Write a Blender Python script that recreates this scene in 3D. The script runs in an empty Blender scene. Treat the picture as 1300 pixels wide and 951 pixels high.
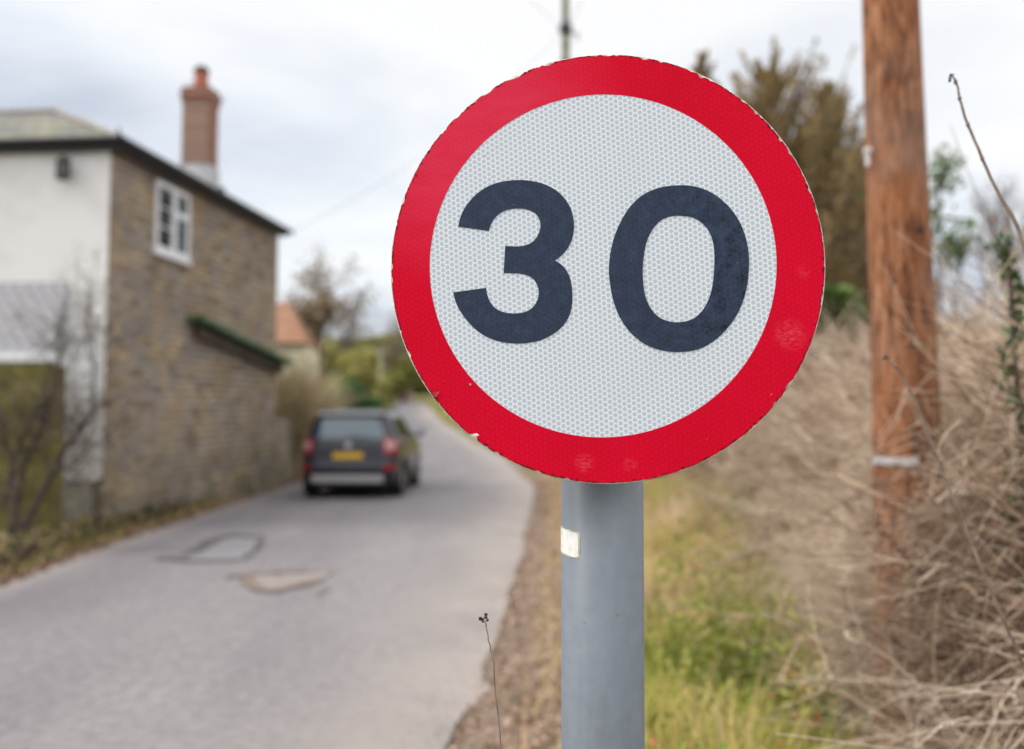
import bpy, bmesh, math, random
import numpy as np
from mathutils import Vector, Matrix, Euler

S = bpy.context.scene
COL = S.collection
R = math.radians
rng = np.random.default_rng(7)
random.seed(7)

# ------------------------------------------------------------------ camera
PITCH = R(3.915)
EYE = Vector((0, 0, 1.65))
FPX = 1264.0
cd = bpy.data.cameras.new('camera')
cam = bpy.data.objects.new('camera', cd); COL.objects.link(cam)
cam.location = EYE
cam.rotation_euler = (math.pi / 2 + PITCH, 0, 0)
cd.sensor_width = 36; cd.lens = 35.0
cd.shift_y = -45 / 1300
cd.clip_start = .05; cd.clip_end = 2000
cd.dof.use_dof = True; cd.dof.focus_distance = 1.385; cd.dof.aperture_fstop = 2.25
S.camera = cam

# ------------------------------------------------------------------ exposure
S.view_settings.view_transform = 'Standard'
S.view_settings.look = 'None'
S.view_settings.gamma = 1
S.view_settings.exposure = 0.2
S.view_settings.use_curve_mapping = False
S.cycles.use_denoising = True
S.cycles.max_bounces = 6
S.cycles.diffuse_bounces = 3
S.cycles.glossy_bounces = 3
S.cycles.transparent_max_bounces = 6

# ------------------------------------------------------------------ world
SUN_EL, SUN_AZ = R(46), R(-100)      # azimuth measured clockwise from +Y: veiled sun to the left, slightly behind
W = bpy.data.worlds.new("World"); S.world = W; W.use_nodes = True
nt = W.node_tree; nt.nodes.clear(); N = nt.nodes.new; K = nt.links.new
out = N('ShaderNodeOutputWorld')
sky = N('ShaderNodeTexSky'); sky.sky_type = 'NISHITA'; sky.sun_disc = False
sky.sun_elevation = SUN_EL; sky.sun_rotation = SUN_AZ
b1 = N('ShaderNodeBackground'); b1.inputs[1].default_value = .05; sky.air_density = .7; sky.dust_density = 3; K(sky.outputs[0], b1.inputs[0])
tc = N('ShaderNodeTexCoord')
sep = N('ShaderNodeSeparateXYZ'); K(tc.outputs['Generated'], sep.inputs[0])
def wm(op, a, b=None, c=None, clamp=False):
    n = N('ShaderNodeMath'); n.operation = op; n.use_clamp = clamp
    for i, v in enumerate((a, b, c)):
        if v is None: continue
        if isinstance(v, (int, float)): n.inputs[i].default_value = v
        else: K(v, n.inputs[i])
    return n.outputs[0]
zc = wm('MAXIMUM', sep.outputs[2], 0.0)
zd = wm('ADD', zc, 0.22)
comb = N('ShaderNodeCombineXYZ')
K(wm('DIVIDE', sep.outputs[0], zd), comb.inputs[0]); K(wm('DIVIDE', sep.outputs[1], zd), comb.inputs[1])
nz = N('ShaderNodeTexNoise'); nz.inputs['Scale'].default_value = 1.15; nz.inputs['Detail'].default_value = 5
nz.inputs['Roughness'].default_value = .5; nz.inputs['Distortion'].default_value = .3
mp = N('ShaderNodeMapping'); mp.inputs['Location'].default_value = (3.1, 1.3, 0); K(comb.outputs[0], mp.inputs[0]); K(mp.outputs[0], nz.inputs['Vector'])
fac = wm('ADD', nz.outputs['Fac'], wm('MULTIPLY', wm('SUBTRACT', zc, .19), .95))
cr = N('ShaderNodeValToRGB'); K(fac, cr.inputs[0])
e = cr.color_ramp.elements
e[0].position = .36; e[0].color = (.46, .48, .51, 1)
e[1].position = .66; e[1].color = (.86, .835, .79, 1)
x = e.new(.45); x.color = (.62, .64, .66, 1)
x = e.new(.54); x.color = (.74, .745, .735, 1)
zr_ = N('ShaderNodeMapRange'); K(zc, zr_.inputs[0]); zr_.inputs[1].default_value = .38; zr_.inputs[2].default_value = 1.0
zr_.inputs[3].default_value = .93; zr_.inputs[4].default_value = 2.3
b2 = N('ShaderNodeBackground'); K(cr.outputs[0], b2.inputs[0]); K(zr_.outputs[0], b2.inputs[1])
ad = N('ShaderNodeAddShader'); K(b1.outputs[0], ad.inputs[0]); K(b2.outputs[0], ad.inputs[1]); K(ad.outputs[0], out.inputs[0])

# ------------------------------------------------------------------ sun (veiled by cloud)
sd = bpy.data.lights.new('sun', 'SUN'); sd.energy = 1.5; sd.angle = R(20); sd.color = (1, .96, .9)
sun = bpy.data.objects.new('sun', sd); COL.objects.link(sun)
sdir = Vector((math.sin(SUN_AZ) * math.cos(SUN_EL), math.cos(SUN_AZ) * math.cos(SUN_EL), math.sin(SUN_EL)))
sun.rotation_euler = sdir.to_track_quat('Z', 'Y').to_euler()

# ================================================================== helpers
def at(px, py, Y):
    """world point seen at photo pixel (px,py), at ground distance Y"""
    fwd = Vector((0, math.cos(PITCH), math.sin(PITCH))); up = Vector((0, -math.sin(PITCH), math.cos(PITCH)))
    r = Vector((1, 0, 0)) * ((px - 650) / FPX) + fwd + up * ((430.5 - py) / FPX)
    return EYE + r * (Y / r.y)

def tag(o, label=None, cat=None, group=None, kind=None):
    if label: o['label'] = label
    if cat: o['category'] = cat
    if group: o['group'] = group
    if kind: o['kind'] = kind
    return o

def empty(name, loc=(0, 0, 0), rz=0):
    o = bpy.data.objects.new(name, None); COL.objects.link(o)
    o.location = loc; o.rotation_euler = (0, 0, rz); o.empty_display_size = .2
    return o

def link(name, me, mat=None, parent=None, smooth=False):
    o = bpy.data.objects.new(name, me); COL.objects.link(o)
    if mat is not None: me.materials.append(mat)
    if parent is not None: o.parent = parent
    if smooth: me.polygons.foreach_set('use_smooth', [True] * len(me.polygons))
    else: me.polygons.foreach_set('use_smooth', [False] * len(me.polygons))
    return o

def bmo(name, bm, mat=None, parent=None, smooth=False, bevel=0):
    if bevel:
        bmesh.ops.bevel(bm, geom=list(bm.edges), offset=bevel, segments=2, affect='EDGES', profile=.5)
    bmesh.ops.recalc_face_normals(bm, faces=bm.faces)
    me = bpy.data.meshes.new(name); bm.to_mesh(me); bm.free()
    return link(name, me, mat, parent, smooth)

def fast_mesh(name, V, F, attrs=None):
    """V (n,3); F (m,k) all faces with k corners"""
    V = np.asarray(V, np.float32); F = np.asarray(F, np.int32)
    me = bpy.data.meshes.new(name)
    me.vertices.add(len(V)); me.vertices.foreach_set('co', V.ravel())
    k = F.shape[1]
    me.loops.add(F.size); me.loops.foreach_set('vertex_index', F.ravel())
    me.polygons.add(len(F)); me.polygons.foreach_set('loop_start', np.arange(0, F.size, k, dtype=np.int32))
    me.polygons.foreach_set('loop_total', np.full(len(F), k, np.int32))
    me.update(calc_edges=True)
    for an, av in (attrs or {}).items():
        a = me.attributes.new(an, 'FLOAT', 'POINT'); a.data.foreach_set('value', np.asarray(av, np.float32))
    return me

def box(bm, x0, x1, y0, y1, z0, z1, M=None):
    vs = [bm.verts.new(Vector(p)) for p in ((x0, y0, z0), (x1, y0, z0), (x1, y1, z0), (x0, y1, z0), (x0, y0, z1), (x1, y0, z1), (x1, y1, z1), (x0, y1, z1))]
    if M is not None:
        for v in vs: v.co = M @ v.co
    for f in ((0, 3, 2, 1), (4, 5, 6, 7), (0, 1, 5, 4), (1, 2, 6, 5), (2, 3, 7, 6), (3, 0, 4, 7)):
        bm.faces.new([vs[i] for i in f])
    return vs

def BOX(name, x0, x1, y0, y1, z0, z1, mat, parent, bevel=0, M=None):
    bm = bmesh.new(); box(bm, x0, x1, y0, y1, z0, z1, M)
    return bmo(name, bm, mat, parent, bevel=bevel)

def prism(bm, pts, axis_vec):
    """extrude polygon pts (list of Vector) along axis_vec"""
    a = [bm.verts.new(p) for p in pts]; b = [bm.verts.new(Vector(p) + Vector(axis_vec)) for p in pts]
    bm.faces.new(a); bm.faces.new(b[::-1])
    n = len(pts)
    for i in range(n): bm.faces.new((a[i], a[(i + 1) % n], b[(i + 1) % n], b[i]))

def tubes(paths, radii, sides=3, caps=False):
    """paths (n,k,3), radii (n,k) -> V,F quads"""
    P = np.asarray(paths, float); Rr = np.asarray(radii, float)
    n, k, _ = P.shape
    T = np.gradient(P, axis=1); T /= np.linalg.norm(T, axis=2, keepdims=True) + 1e-9
    ref = np.zeros_like(T); ref[..., 0] = .31; ref[..., 1] = .95; ref[..., 2] = .05
    A = np.cross(T, ref); nn = np.linalg.norm(A, axis=2, keepdims=True); A /= nn + 1e-6
    B = np.cross(T, A)
    th = np.arange(sides) / sides * 2 * np.pi
    V = P[:, :, None, :] + Rr[:, :, None, None] * (np.cos(th)[None, None, :, None] * A[:, :, None, :] + np.sin(th)[None, None, :, None] * B[:, :, None, :])
    idx = np.arange(n * k * sides).reshape(n, k, sides)
    a = idx[:, :-1, :]; b = idx[:, 1:, :]
    F = np.stack([a, np.roll(a, -1, 2), np.roll(b, -1, 2), b], -1).reshape(-1, 4)
    return V.reshape(-1, 3), F

def tube_obj(name, pts, rad, mat, parent=None, sides=8, smooth=True):
    pts = np.array([[float(c) for c in p] for p in pts])[None]
    rad = np.full(pts.shape[1], rad) if np.isscalar(rad) else np.array(rad)
    V, F = tubes(pts, rad[None], sides)
    return link(name, fast_mesh(name, V, F), mat, parent, smooth)

def cyl(bm, r0, r1, z0, z1, seg=32, M=None, cap=True):
    a = [Vector((r0 * math.cos(t), r0 * math.sin(t), z0)) for t in [i * 2 * math.pi / seg for i in range(seg)]]
    b = [Vector((r1 * math.cos(t), r1 * math.sin(t), z1)) for t in [i * 2 * math.pi / seg for i in range(seg)]]
    if M is not None: a = [M @ v for v in a]; b = [M @ v for v in b]
    a = [bm.verts.new(v) for v in a]; b = [bm.verts.new(v) for v in b]
    for i in range(seg): bm.faces.new((a[i], a[(i + 1) % seg], b[(i + 1) % seg], b[i]))
    if cap: bm.faces.new(a[::-1]); bm.faces.new(b)

def merge(parts):
    Vs, Fs, As, off = [], [], [], 0
    for V, F, A in parts:
        Vs.append(V); Fs.append(F + off); As.append(A); off += len(V)
    return np.concatenate(Vs), np.concatenate(Fs), np.concatenate(As)

# ------------------------------------------------------------------ materials
class MT:
    def __init__(s, name):
        s.m = bpy.data.materials.new(name); s.m.use_nodes = True
        s.t = s.m.node_tree; s.t.nodes.clear()
        s.o = s.n('ShaderNodeOutputMaterial'); s.p = s.n('ShaderNodeBsdfPrincipled'); s.k(s.p.outputs[0], s.o.inputs[0])
        s.tc = s.n('ShaderNodeTexCoord')
    def n(s, t): return s.t.nodes.new(t)
    def k(s, a, b): s.t.links.new(a, b)
    def set(s, **kw):
        for a, v in kw.items():
            i = s.p.inputs[{'rough': 'Roughness', 'metal': 'Metallic', 'spec': 'Specular IOR Level', 'coat': 'Coat Weight', 'coatr': 'Coat Roughness', 'color': 'Base Color'}[a]]
            if hasattr(v, 'links'): s.k(v, i)
            else: i.default_value = (*v, 1) if a == 'color' and len(v) == 3 else v
        return s
    def m_(s, op, a, b=None, c=None, clamp=False):
        n = s.n('ShaderNodeMath'); n.operation = op; n.use_clamp = clamp
        for i, v in enumerate((a, b, c)):
            if v is None: continue
            if isinstance(v, (int, float)): n.inputs[i].default_value = v
            else: s.k(v, n.inputs[i])
        return n.outputs[0]
    def vec(s, scale=(1, 1, 1), rot=(0, 0, 0), loc=(0, 0, 0), src='Object'):
        n = s.n('ShaderNodeMapping'); n.inputs['Scale'].default_value = scale; n.inputs['Rotation'].default_value = rot; n.inputs['Location'].default_value = loc
        s.k(s.tc.outputs[src], n.inputs[0]); return n.outputs[0]
    def noise(s, scale=5, detail=4, rough=.55, vec=None, dist=0):
        n = s.n('ShaderNodeTexNoise'); n.inputs['Scale'].default_value = scale; n.inputs['Detail'].default_value = detail
        n.inputs['Roughness'].default_value = rough; n.inputs['Distortion'].default_value = dist
        s.k(vec if vec is not None else s.tc.outputs['Object'], n.inputs['Vector']); return n.outputs['Fac']
    def ramp(s, fac, stops, interp='LINEAR'):
        n = s.n('ShaderNodeValToRGB'); s.k(fac, n.inputs[0]); n.color_ramp.interpolation = interp
        el = n.color_ramp.elements
        for i, (p, c) in enumerate(stops):
            x = el[i] if i < 2 else el.new(p)
            x.position = p; x.color = (*c, 1) if len(c) == 3 else c
        return n.outputs[0]
    def mix(s, f, a, b, mode='MIX'):
        n = s.n('ShaderNodeMix'); n.data_type = 'RGBA'; n.blend_type = mode
        for i, v in ((0, f), (6, a), (7, b)):
            if isinstance(v, (int, float)): n.inputs[i].default_value = v
            elif isinstance(v, tuple): n.inputs[i].default_value = (*v, 1)
            else: s.k(v, n.inputs[i])
        return n.outputs[2]
    def step(s, v, lo, hi, a=0., b=1.):
        n = s.n('ShaderNodeMapRange'); s.k(v, n.inputs[0])
        for i, q in enumerate((lo, hi, a, b)): n.inputs[i + 1].default_value = q
        return n.outputs[0]
    def bump(s, h, dist=.01, strength=1.):
        n = s.n('ShaderNodeBump'); n.inputs['Distance'].default_value = dist; n.inputs['Strength'].default_value = strength
        s.k(h, n.inputs['Height']); s.k(n.outputs[0], s.p.inputs['Normal']); return s
    def attr(s, name):
        n = s.n('ShaderNodeAttribute'); n.attribute_name = name; return n.outputs['Fac']

def noisy(name, c1, c2, scale=6, rough=.8, bump=0, detail=5, spec=.3, metal=0, vs=None, lo=.35, hi=.65):
    t = MT(name); v = t.vec(vs) if vs else None
    f = t.noise(scale, detail, vec=v)
    t.set(color=t.ramp(f, [(lo, c1), (hi, c2)]), rough=rough, spec=spec, metal=metal)
    if bump: t.bump(f, bump)
    return t.m

def toned(name, stops, rough=.75, spec=.2, trans=0):
    t = MT(name); a = t.attr('tone')
    t.set(color=t.ramp(a, stops), rough=rough, spec=spec)
    if trans:
        tr = t.n('ShaderNodeBsdfTranslucent'); t.k(t.ramp(a, stops), tr.inputs[0])
        mx = t.n('ShaderNodeMixShader'); mx.inputs[0].default_value = trans
        t.k(t.p.outputs[0], mx.inputs[1]); t.k(tr.outputs[0], mx.inputs[2]); t.k(mx.outputs[0], t.o.inputs[0])
    return t.m

# ================================================================== terrain
EY = [-60, 1.4, 4, 6.2, 12, 20.8, 31, 38, 47, 55, 62, 75, 95]
ER = [-2.6, -.80, -.44, -.21, .12, .46, -.25, -1.5, -3.3, -4.5, -5.5, -10.5, -22]
LY = [-60, 6, 9, 12, 22.9, 31, 38, 47, 55, 62, 75, 95]
EL = [-7.0, -4.75, -4.72, -4.85, -4.75, -5.2, -6.2, -7.8, -9.2, -11, -15, -26]
ZY = [-60, 24, 31, 38, 47, 52, 62, 80, 120, 300]
ZZ = [0, 0, .10, .36, 1.05, 1.45, 2.05, 3.0, 4.2, 6]
HY = [-5, 2, 4, 5.5, 10, 15, 22, 32, 40, 60]
HX = [1.0, 1.25, 1.62, 1.88, 2.35, 2.9, 3.3, 2.9, 1.6, -1]
def sm(t): t = np.clip(t, 0, 1); return t * t * (3 - 2 * t)
def zroad(y): return np.interp(y, ZY, ZZ)
def edgeR(y): return np.interp(y, EY, ER)
def edgeL(y): return np.interp(y, LY, EL)
def hedgeX(y): return np.interp(y, HY, HX)
def wob(x, y): return .5 * np.sin(x * 3.1 + 1.3 * np.sin(y * 2.3)) + .3 * np.sin(y * 4.7 + x * 2.9) + .2 * np.sin(x * 9.1 - y * 7.7)
def terrain(x, y):
    x = np.asarray(x, float); y = np.asarray(y, float)
    z = zroad(y) - .03
    dr = x - edgeR(y); dl = edgeL(y) - x
    z = z + (sm(dr / .45) * .09 + sm(dr / .7) * .025 * wob(x, y)) * (dr > 0)
    b = x - (hedgeX(y) - .15)
    z = z + sm(b / 2.8) * .95
    z = z + (sm(dl / .7) * .17 + sm(dl / .7) * .03 * wob(x, y)) * (dl > 0)
    z = z + sm((y - 60) / 80) * 3.0 * sm(dr / 8) 
    return z

def ax(dense, lo, hi, step, far, n=26):
    a = np.arange(lo, hi, step); g = np.geomspace(step, far, n)
    return np.concatenate([lo - np.cumsum(g)[::-1] * 1.0, a, hi + np.cumsum(g)])
xs = ax(0, -8, 7, .16, 90); ys = ax(0, 0, 34, .2, 110)
X, Y = np.meshgrid(xs, ys, indexing='ij')
V = np.stack([X, Y, terrain(X, Y)], -1).reshape(-1, 3)
ix = np.arange(X.size).reshape(X.shape)
F = np.stack([ix[:-1, :-1], ix[1:, :-1], ix[1:, 1:], ix[:-1, 1:]], -1).reshape(-1, 4)
drr = (X - edgeR(Y)); dll = (edgeL(Y) - X)
hedg = sm((X - hedgeX(Y) + .2) / .8) * (Y < 40)
grass = np.clip(sm((drr - .75) / .7) + sm((Y - 26) / 14) + .35 * sm((dll - .3) / .8), 0, 1)
t = MT('verge_soil_and_grass')
n1 = t.noise(9, 6); n2 = t.noise(38, 5); n3 = t.noise(1.7, 4)
soil = t.ramp(t.mix(.5, n1, n2), [(.36, (.075, .055, .04)), (.47, (.17, .125, .095)), (.55, (.27, .20, .155)), (.66, (.36, .29, .24))])
gr = t.ramp(t.mix(.45, n1, n2), [(.36, (.05, .055, .02)), (.48, (.13, .135, .04)), (.56, (.22, .20, .08)), (.66, (.30, .25, .14))])
gf = t.m_('ADD', t.attr('grass'), t.m_('MULTIPLY', t.m_('SUBTRACT', n3, .5), 1.2), clamp=True)
dry = t.ramp(t.mix(.5, n1, n2), [(.36, (.09, .062, .042)), (.5, (.25, .185, .135)), (.64, (.42, .33, .25))])
t.set(color=t.mix(t.attr('hedge'), t.mix(gf, soil, gr), dry), rough=.95, spec=.1).bump(t.mix(.5, n1, n2), .05)
ground = tag(link('ground', fast_mesh('ground', V, F, {'grass': grass.ravel(), 'hedge': hedg.ravel()}), t.m, smooth=True), kind='structure')

# road strip
yy = np.concatenate([np.arange(-25, 60, .22), np.arange(60, 94, .8)])
cols = 26
jr = np.interp(yy, np.arange(-30, 100, .35), rng.normal(0, .035, len(np.arange(-30, 100, .35))))
jl = np.interp(yy, np.arange(-30, 100, .4), rng.normal(0, .035, len(np.arange(-30, 100, .4))))
u = np.linspace(0, 1, cols)
xl = edgeL(yy) + jl - .05; xr = edgeR(yy) + jr + .03
RX = xl[:, None] * (1 - u) + xr[:, None] * u; RY = np.repeat(yy[:, None], cols, 1)
RZ = zroad(RY) + .028 * (1 - (2 * u - 1) ** 4)[None] - .012
V = np.stack([RX, RY, RZ], -1).reshape(-1, 3)
ix = np.arange(RX.size).reshape(RX.shape)
F = np.stack([ix[:-1, :-1], ix[:-1, 1:], ix[1:, 1:], ix[1:, :-1]], -1).reshape(-1, 4)
t = MT('worn_asphalt')
fine = t.noise(160, 3); mid = t.noise(14, 5); big = t.noise(.9, 4, vec=t.vec((1.2, .35, 1))); 
base = t.ramp(t.mix(.6, fine, mid), [(.35, (.165, .156, .164)), (.5, (.222, .211, .220)), (.65, (.285, .271, .279))])
base = t.mix(t.step(big, .35, .65), t.mix(1.0, base, (.84, .84, .86), 'MULTIPLY'), base)
lt_ = t.m_('ADD', t.attr('lat'), t.m_('MULTIPLY', t.m_('SUBTRACT', t.noise(.7, 4, vec=t.vec((1.3, .3, 1))), .5), 1.5), clamp=True)
base = t.mix(lt_, t.mix(1.0, base, (.70, .69, .73), 'MULTIPLY'), base)
mot = t.noise(4.5, 6, .7); base = t.mix(t.step(mot, .5, .75, 0, .45), base, (.15, .145, .145))
ed = t.attr('edge')
dust = t.m_('MULTIPLY', ed, t.step(t.noise(1.1, 3), .2, .6, .3, .9), clamp=True)
base = t.mix(dust, base, (.33, .295, .27))
t.set(color=base, rough=.86, spec=.25).bump(fine, .004)
edg = np.exp(-((RX - xr[:, None]) / 0.75) ** 2) * .95 + np.exp(-((RX - xl[:, None]) / .30) ** 2) * .6
ASPH = t.m
road = tag(link('road', fast_mesh('road', V, F, {'edge': edg.ravel(), 'lat': np.repeat((.15 + .85 * sm(u * 1.15 + .22 * np.exp(-((u - .33) / .08) ** 2)))[None], len(yy), 0).ravel() * np.interp(RY.ravel(), [0, 12, 24, 60], [1.15, .95, .55, .8])}), ASPH, smooth=True), kind='structure')

def onroad(x, y, dz=.006):
    l, r = edgeL(y), edgeR(y); q = (x - l) / (r - l)
    return Vector((x, y, float(zroad(y)) + .028 * (1 - (2 * q - 1) ** 4) - .012 + dz))
def gpx(px, py):
    r = at(px, py, 1) - EYE
    return EYE + r * (-(EYE.z - .012) / r.z)
patchm = [noisy('patched_asphalt_grey', (.155, .153, .168), (.215, .21, .225), 30, .85, .003),
          noisy('patched_asphalt_pink', (.195, .172, .163), (.25, .224, .214), 30, .85, .003)]
crackm = noisy('dark_crack_filler', (.05, .047, .05), (.13, .12, .12), 18, .9)
crackb = noisy('brown_broken_edge', (.10, .075, .06), (.22, .17, .135), 18, .9)
def patch(poly_px, k, closed_cracks, cm):
    g = [gpx(*p) for p in poly_px]
    # subdivide with jitter
    def dense(pts, closed, j=.018, n=6):
        o = []
        m = len(pts)
        for i in range(m if closed else m - 1):
            a, b = pts[i], pts[(i + 1) % m]
            for s in range(n):
                q = a.lerp(b, s / n); o.append(Vector((q.x + random.gauss(0, j), q.y + random.gauss(0, j * 1.5), 0)))
        if not closed: o.append(pts[-1].copy())
        return o
    ring = dense(g, True)
    bm = bmesh.new()
    c = sum(ring, Vector()) / len(ring); cv = bm.verts.new(onroad(c.x, c.y, .010))
    vs = [bm.verts.new(onroad(p.x, p.y, .010)) for p in ring]
    for i in range(len(vs)): bm.faces.new((cv, vs[i], vs[(i + 1) % len(vs)]))
    tag(bmo('road_patch', bm, patchm[k]), kind='structure')
    for cpx, w in closed_cracks:
        line = dense([gpx(*p) for p in cpx], False, .014, 7)
        bm = bmesh.new(); pr = None; n = len(line)
        for i, p in enumerate(line):
            d = (line[min(i + 1, n - 1)] - line[max(i - 1, 0)]); d.z = 0; d.normalize(); nn = Vector((-d.y, d.x, 0))
            ww = 1.35 * w * (.5 + random.random()) * min(1, (i + 1) / 5, (n - i) / 5)
            a = bm.verts.new(onroad(*(p + nn * ww).xy, .014)); b = bm.verts.new(onroad(*(p - nn * ww).xy, .014))
            if pr: bm.faces.new((pr[0], a, b, pr[1]))
            pr = (a, b)
        tag(bmo('road_crack', bm, cm), kind='structure')
patch([(232, 711), (262, 698), (286, 687), (300, 684), (334, 685), (322, 700), (306, 711), (270, 713)], 0,
      [([(192, 711), (222, 710), (245, 703), (262, 690), (278, 683), (300, 680), (336, 683)], .055), ([(200, 708), (232, 713), (262, 714), (306, 713)], .035), ([(306, 713), (322, 702), (335, 684)], .03)], crackm)
patch([(318, 733), (350, 730), (425, 728), (412, 736), (370, 745), (334, 753), (322, 748)], 1,
      [([(280, 736), (310, 731), (350, 728), (424, 727)], .03), ([(312, 731), (318, 742), (328, 751), (352, 752), (385, 743), (412, 737)], .04), ([(402, 757), (418, 748)], .02)], crackb)

# ================================================================== the sign
SC = at(772, 341.5, 1.0); fd = (SC - EYE)
fw = Vector((0, math.cos(PITCH), math.sin(PITCH)))
SC = EYE + fd * (1.379 / fd.dot(fw))
YAW = R(-5)          # right edge comes towards the camera
PX_ = Vector((math.cos(YAW), math.sin(YAW), 0)); PZ_ = Vector((0, 0, 1)); PN = PX_.cross(PZ_)   # PN points away (+Y side)
def suv(px, py):
    r = at(px, py, 1) - EYE; k = (SC - EYE).dot(PN) / r.dot(PN)
    d = EYE + r * k - SC
    return Vector((d.dot(PX_), d.dot(PZ_)))
for _ in range(2):
    l_, r_, t_, b_ = suv(497, 341.5), suv(1047, 341.5), suv(772, 69), suv(772, 614)
    SC = SC + PX_ * ((l_.x + r_.x) / 2) + PZ_ * ((t_.y + b_.y) / 2)
sign = tag(empty('speed_limit_sign', (SC.x, SC.y, 0), YAW), 'round red and white 30 speed limit sign on a grey metal post in the foreground', 'road sign')
CZ = SC.z
def disc_ring(name, r_in, r_out_fn, y, cx, cz, mat, th=.0006, seg=720):
    V = []; F = []
    for i in range(seg):
        a = 2 * math.pi * i / seg; ro = r_out_fn(a)
        c, s = math.cos(a), math.sin(a)
        V += [(r_in * c + cx, y, r_in * s + cz), (ro * c, y, ro * s + CZ)]
        V += [(r_in * c + cx, y + th, r_in * s + cz), (ro * c, y + th, ro * s + CZ)]
    for i in range(seg):
        a = 4 * i; b = 4 * ((i + 1) % seg)
        F += [(a, b, b + 1, a + 1), (a + 1, b + 1, b + 3, a + 3), (a, a + 2, b + 2, b)]
    return link(name, fast_mesh(name, V, F), mat, sign)
def hexf(t, pitch=.00755, rot=R(3)):
    """returns hex distance (0 centre .5 edge) and radial distance in a face-plane lattice"""
    v = t.vec((1 / pitch, 1, 1 / pitch), loc=(50, 0, 50)); rr = t.n('ShaderNodeVectorRotate'); rr.rotation_type = 'Y_AXIS'
    t.k(v, rr.inputs['Vector']); rr.inputs['Angle'].default_value = rot
    s = t.n('ShaderNodeSeparateXYZ'); t.k(rr.outputs[0], s.inputs[0])
    q3 = math.sqrt(3)
    x, z = s.outputs[0], s.outputs[2]
    def cell(ox, oz):
        a = t.m_('SUBTRACT', t.m_('FLOORED_MODULO', t.m_('ADD', x, ox), q3), q3 / 2)
        b = t.m_('SUBTRACT', t.m_('FLOORED_MODULO', t.m_('ADD', z, oz), 1.0), .5)
        d = t.m_('SQRT', t.m_('ADD', t.m_('MULTIPLY', a, a), t.m_('MULTIPLY', b, b)))
        aa = t.m_('ABSOLUTE', a); bb = t.m_('ABSOLUTE', b)
        h = t.m_('MAXIMUM', t.m_('ADD', t.m_('MULTIPLY', aa, q3 / 2), t.m_('MULTIPLY', bb, .5)), bb)
        return d, h
    d1, h1 = cell(0, 0); d2, h2 = cell(q3 / 2, .5)
    return t.m_('MINIMUM', h1, h2), t.m_('MINIMUM', d1, d2)
# --- white sheeting
t = MT('white_reflective_sheeting'); h, d = hexf(t)
line = t.step(h, .425, .475); dot = t.step(d, .37, .31); pin = t.step(d, .13, .05)
c = t.mix(dot, (.65, .72, .79), (.47, .56, .655)); c = t.mix(t.m_('MULTIPLY', pin, .35), c, (.6, .66, .72)); c = t.mix(line, c, (.88, .91, .93))
gr_ = t.noise(5, 6, .6); c = t.mix(t.step(gr_, .5, .75, 0, .14), c, (.50, .50, .45))
sp = t.noise(95, 2, vec=t.vec(loc=(3, 0, 7))); c = t.mix(t.step(sp, .735, .76, 0, .8), c, (.33, .27, .18))
t.set(color=c, rough=.45, spec=.3, coat=.1, coatr=.2); WHITE = t.m
# --- red sheeting
t = MT('red_reflective_sheeting'); h, d = hexf(t)
line = t.step(h, .38, .48); fade = t.noise(3.2, 5, .6); gran = t.noise(190, 4, .75)
red = t.mix(t.step(fade, .35, .7), (.62, .001, .022), (.72, .002, .030))
red = t.mix(t.m_('MULTIPLY', line, .45), red, (.40, .001, .014))
red = t.mix(t.step(gran, .5, .75, 0, .45), red, (.85, .008, .045))
sx = t.noise(55, 3, vec=t.vec((1, 1, 1), loc=(9, 0, 2))); red = t.mix(t.step(sx, .74, .78, 0, .9), red, (.75, .55, .55))
scr = t.noise(30, 4, vec=t.vec((3.5, 1, .8), rot=(0, .5, 0), loc=(1, 0, 4))); red = t.mix(t.step(scr, .745, .79, 0, .5), red, (.80, .35, .38))
# scuffed patches
def spot(t, x, z, r):
    v = t.vec(loc=(-x, 0, -(z + CZ))); s = t.n('ShaderNodeSeparateXYZ'); t.k(v, s.inputs[0])
    dd = t.m_('SQRT', t.m_('ADD', t.m_('MULTIPLY', s.outputs[0], s.outputs[0]), t.m_('MULTIPLY', s.outputs[2], s.outputs[2])))
    return t.step(dd, r, r * .3)
for (px, py, r, st) in ((1003, 425, .026, .42), (742, 588, .016, .45), (800, 590, .012, .3), (1020, 345, .012, .2)):
    q = suv(px, py); f = t.m_('MULTIPLY', spot(t, q.x, q.y, r), t.step(t.noise(120, 4, .7, vec=t.vec((1, 1, 2.2), rot=(0, .8, 0))), .42, .68, 0, st))
    red = t.mix(f, red, (.83, .16, .2))
q = suv(600, 170); sheen = t.m_('MULTIPLY', spot(t, q.x, q.y, .23), t.step(t.noise(11, 5, .65, vec=t.vec((1, 1, 3), rot=(0, .9, 0))), .25, .7, .35, .75)); red = t.mix(t.m_('MULTIPLY', sheen, .62), red, (.80, .085, .17))   # pinkish sky reflection painted into the red colour
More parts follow.
